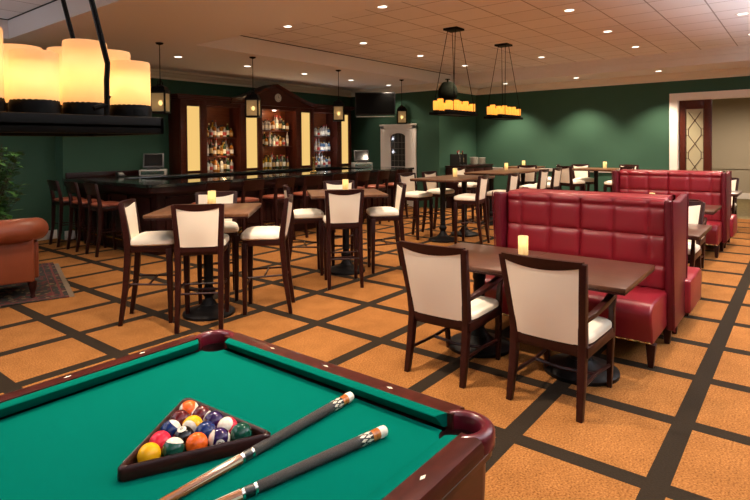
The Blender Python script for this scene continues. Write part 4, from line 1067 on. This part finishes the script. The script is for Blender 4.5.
# ------------------------------------------------------------------ lounge corner: sofa, rug, plant
SA = R(163)   # long axis heads away along -x, slightly back
sf = thing('leather_sofa', 'tan leather rolled arm sofa at the edge of the patterned rug', 'sofa', (2.37, 6.56, 0), SA)
# local: x along the back (0 right end .. 2.0), y towards the viewer is +, so depth goes to -y
LS = 1.95; DS = .86
MB().box(.05, LS-.05, -.22, -.03, .19, .70).build('back_panel', M_TAN, sf, bevel=.02, seg=3)
for x0, x1 in ((.0, .20), (LS-.20, LS)): MB().box(x0, x1, -DS, -.221, .19, .60).build('arm', M_TAN, sf, bevel=.02, seg=3)
m = MB()
ptsr = [(x_, y_, z_-.012) for x_, y_, z_ in [(.0, -DS, .70), (.0, -.50, .72), (.02, -.20, .76), (.16, -.02, .775), (.5, .0, .775), (LS-.5, .0, .775), (LS-.16, -.02, .775), (LS-.02, -.20, .76), (LS, -.50, .72), (LS, -DS, .70)]]
m.tube(ptsr, [.115, .12, .125, .13, .13, .13, .13, .125, .12, .115], 18); m.build('rolled_top', M_TAN, sf, smooth=60)
MB().box(.201, LS-.201, -DS, -.221, .19, .30).build('seat_base', M_TAN, sf, bevel=.015)
for k in range(2): MB().cushion(.21+.77*k, .97+.77*k, -DS-.02, -.23, .301, .43, .03).build('seat_cushion', M_TAN, sf)
for x in (.07, LS-.07):
    for y in (-.08, -DS+.08): MB().lathe([(.020, .0105), (.028, .025), (.020, .045), (.034, .10), (.042, .15), (.042, .19)], 14, (x, y, 0)).build('bun_foot', M_DARK, sf)
m = mat('patterned_rug_pile', (.1, .02, .02), .95); nt = m.node_tree; b = nt.nodes['Principled BSDF']
tc = nt.nodes.new('ShaderNodeTexCoord'); vo = nt.nodes.new('ShaderNodeTexVoronoi'); vo.inputs['Scale'].default_value = 24; nt.links.new(tc.outputs['Object'], vo.inputs['Vector'])
rp = nt.nodes.new('ShaderNodeValToRGB'); rp.color_ramp.interpolation = 'CONSTANT'
for p, cc_ in ((0, (.012, .009, .007)), (.45, (.075, .010, .008)), (.62, (.016, .020, .015)), (.8, (.13, .085, .04))):
    e = rp.color_ramp.elements.new(p); e.color = (*cc_, 1)
rp.color_ramp.elements.remove(rp.color_ramp.elements[0])
nt.links.new(vo.outputs['Color'], rp.inputs['Fac']); nt.links.new(rp.outputs['Color'], b.inputs['Base Color'])
rg = thing('area_rug', 'dark red patterned rug under the tan sofa', 'rug', (2.62, 6.36, 0), SA)
MB().box(.035, 2.6, -2.2, 0, .001, .010).build('pile', m, rg)
MB().box(.035, 2.6, -.07, -.045, .0101, .0106).box(.08, .105, -2.2, -.08, .0101, .0106).box(.035, 2.6, -.16, -.15, .0101, .0106).box(.17, .18, -2.2, -.16, .0101, .0106).build('border', mat('rug_border', (.10, .015, .012), .9), rg)
fg = MB()
for k in range(70): fg.box(-.02+random.uniform(-.006, .006), .034, -.03*k-.016, -.03*k-.004, .001, .005)
fg.build('fringe', mat('rug_fringe', (.20, .15, .10), .9), rg)
pl = thing('potted_plant', 'leafy green potted plant behind the tan sofa', 'plant', (2.68, 9.15, 0))
MB().lathe([(.001, .0005), (.15, .001), (.20, .33), (.21, .36), (.19, .36), (.17, .30), (.001, .30)], 22).build('pot', M_POT, pl)
st = MB(); lv = MB()
for k in range(44):
    a = random.uniform(0, 2*PI); h = random.uniform(.75, 1.75); sp_ = random.uniform(.10, .42)
    tip = Vector((sp_*math.cos(a), sp_*math.sin(a), h)); mid = Vector((tip.x*.3, tip.y*.3, h*.55))
    st.tube([(tip.x*.08, tip.y*.08, .29), mid, tip], [.009, .007, .003], 5)
    for j in range(13):
        t_ = random.uniform(.25, 1); p = mid.lerp(tip, t_) if t_ > .4 else mid
        la = random.uniform(0, 2*PI); le = random.uniform(.13, .22); dr = Vector((math.cos(la), math.sin(la), random.uniform(-.5, .35))).normalized(); sd = dr.cross(Vector((0, 0, 1))).normalized()*le*.24; up = Vector((0, 0, .012))
        lv.add([p, p+dr*le*.45+sd+up, p+dr*le, p+dr*le*.45-sd+up], [(0, 1, 2, 3)])
st.build('stem', M_BARK, pl); lv.build('foliage', M_LEAF, pl, smooth=0)

# ------------------------------------------------------------------ service sideboard in the far corner
sbd = thing('sideboard', 'black service sideboard in the far green corner', 'sideboard', (13.05, 7.05, 0))
MB().box(-.82, .82, -.22, .30, .001, 1.06).build('cabinet', M_BARW, sbd, bevel=.006)
MB().box(-.84, .84, -.24, .31, 1.0605, 1.10).build('top', M_BARW, sbd, bevel=.005)
for k in range(3): MB().box(-.80+.54*k, -.28+.54*k, -.235, -.2205, .08, 1.02).build('door', M_DARK, sbd, bevel=.004)
org = thing('bottle_rack', 'black bottle organiser at the near end of the sideboard', 'rack', (12.40, 7.06, 1.10))
MB().box(-.20, .20, -.14, .14, .001, .03).box(-.20, -.18, -.14, .14, .03, .30).box(.18, .20, -.14, .14, .03, .30).box(-.20, .20, .12, .14, .03, .30).box(-.01, .01, -.14, .14, .03, .28).build('crate', M_BLACKP, org)
for k in range(4):
    KB[[4, 8, 3, 4][k]].put('bottle in the black organiser on the sideboard, %s along' % ordn[k], (12.40+(-.13, -.06, .06, .13)[k], 7.02, 1.131), k, 'bottles on the sideboard')
pt_ = thing('plate_stack', 'stack of white plates on the sideboard, closer to the organiser', 'plates', (13.20, 7.05, 1.10))
for k in range(11): MB().lathe([(.001, .001), (.07, .001), (.115, .018), (.118, .021), (.07, .006), (.001, .005)], 22, (0, 0, .018*k)).build('plate', M_WHITE, pt_)
p2 = thing('plate_stack', 'stack of white plates at the far end of the sideboard', 'plates', (13.55, 7.0, 1.10))
for k in range(10): MB().lathe([(.001, .001), (.07, .001), (.115, .018), (.118, .021), (.07, .006), (.001, .005)], 22, (0, 0, .018*k)).build('plate', M_WHITE, p2)

# ------------------------------------------------------------------ world + view
wd = bpy.data.worlds.new('world'); sc.world = wd; wd.use_nodes = True
wd.node_tree.nodes['Background'].inputs[0].default_value = (1, .8, .6, 1); wd.node_tree.nodes['Background'].inputs[1].default_value = .0
vs = sc.view_settings; vs.view_transform = 'Standard'; vs.look = 'None'; vs.exposure = 0.0; vs.gamma = 1; vs.use_curve_mapping = False
sc.cycles.use_denoising = True; sc.cycles.max_bounces = 8; sc.cycles.sample_clamp_indirect = 4
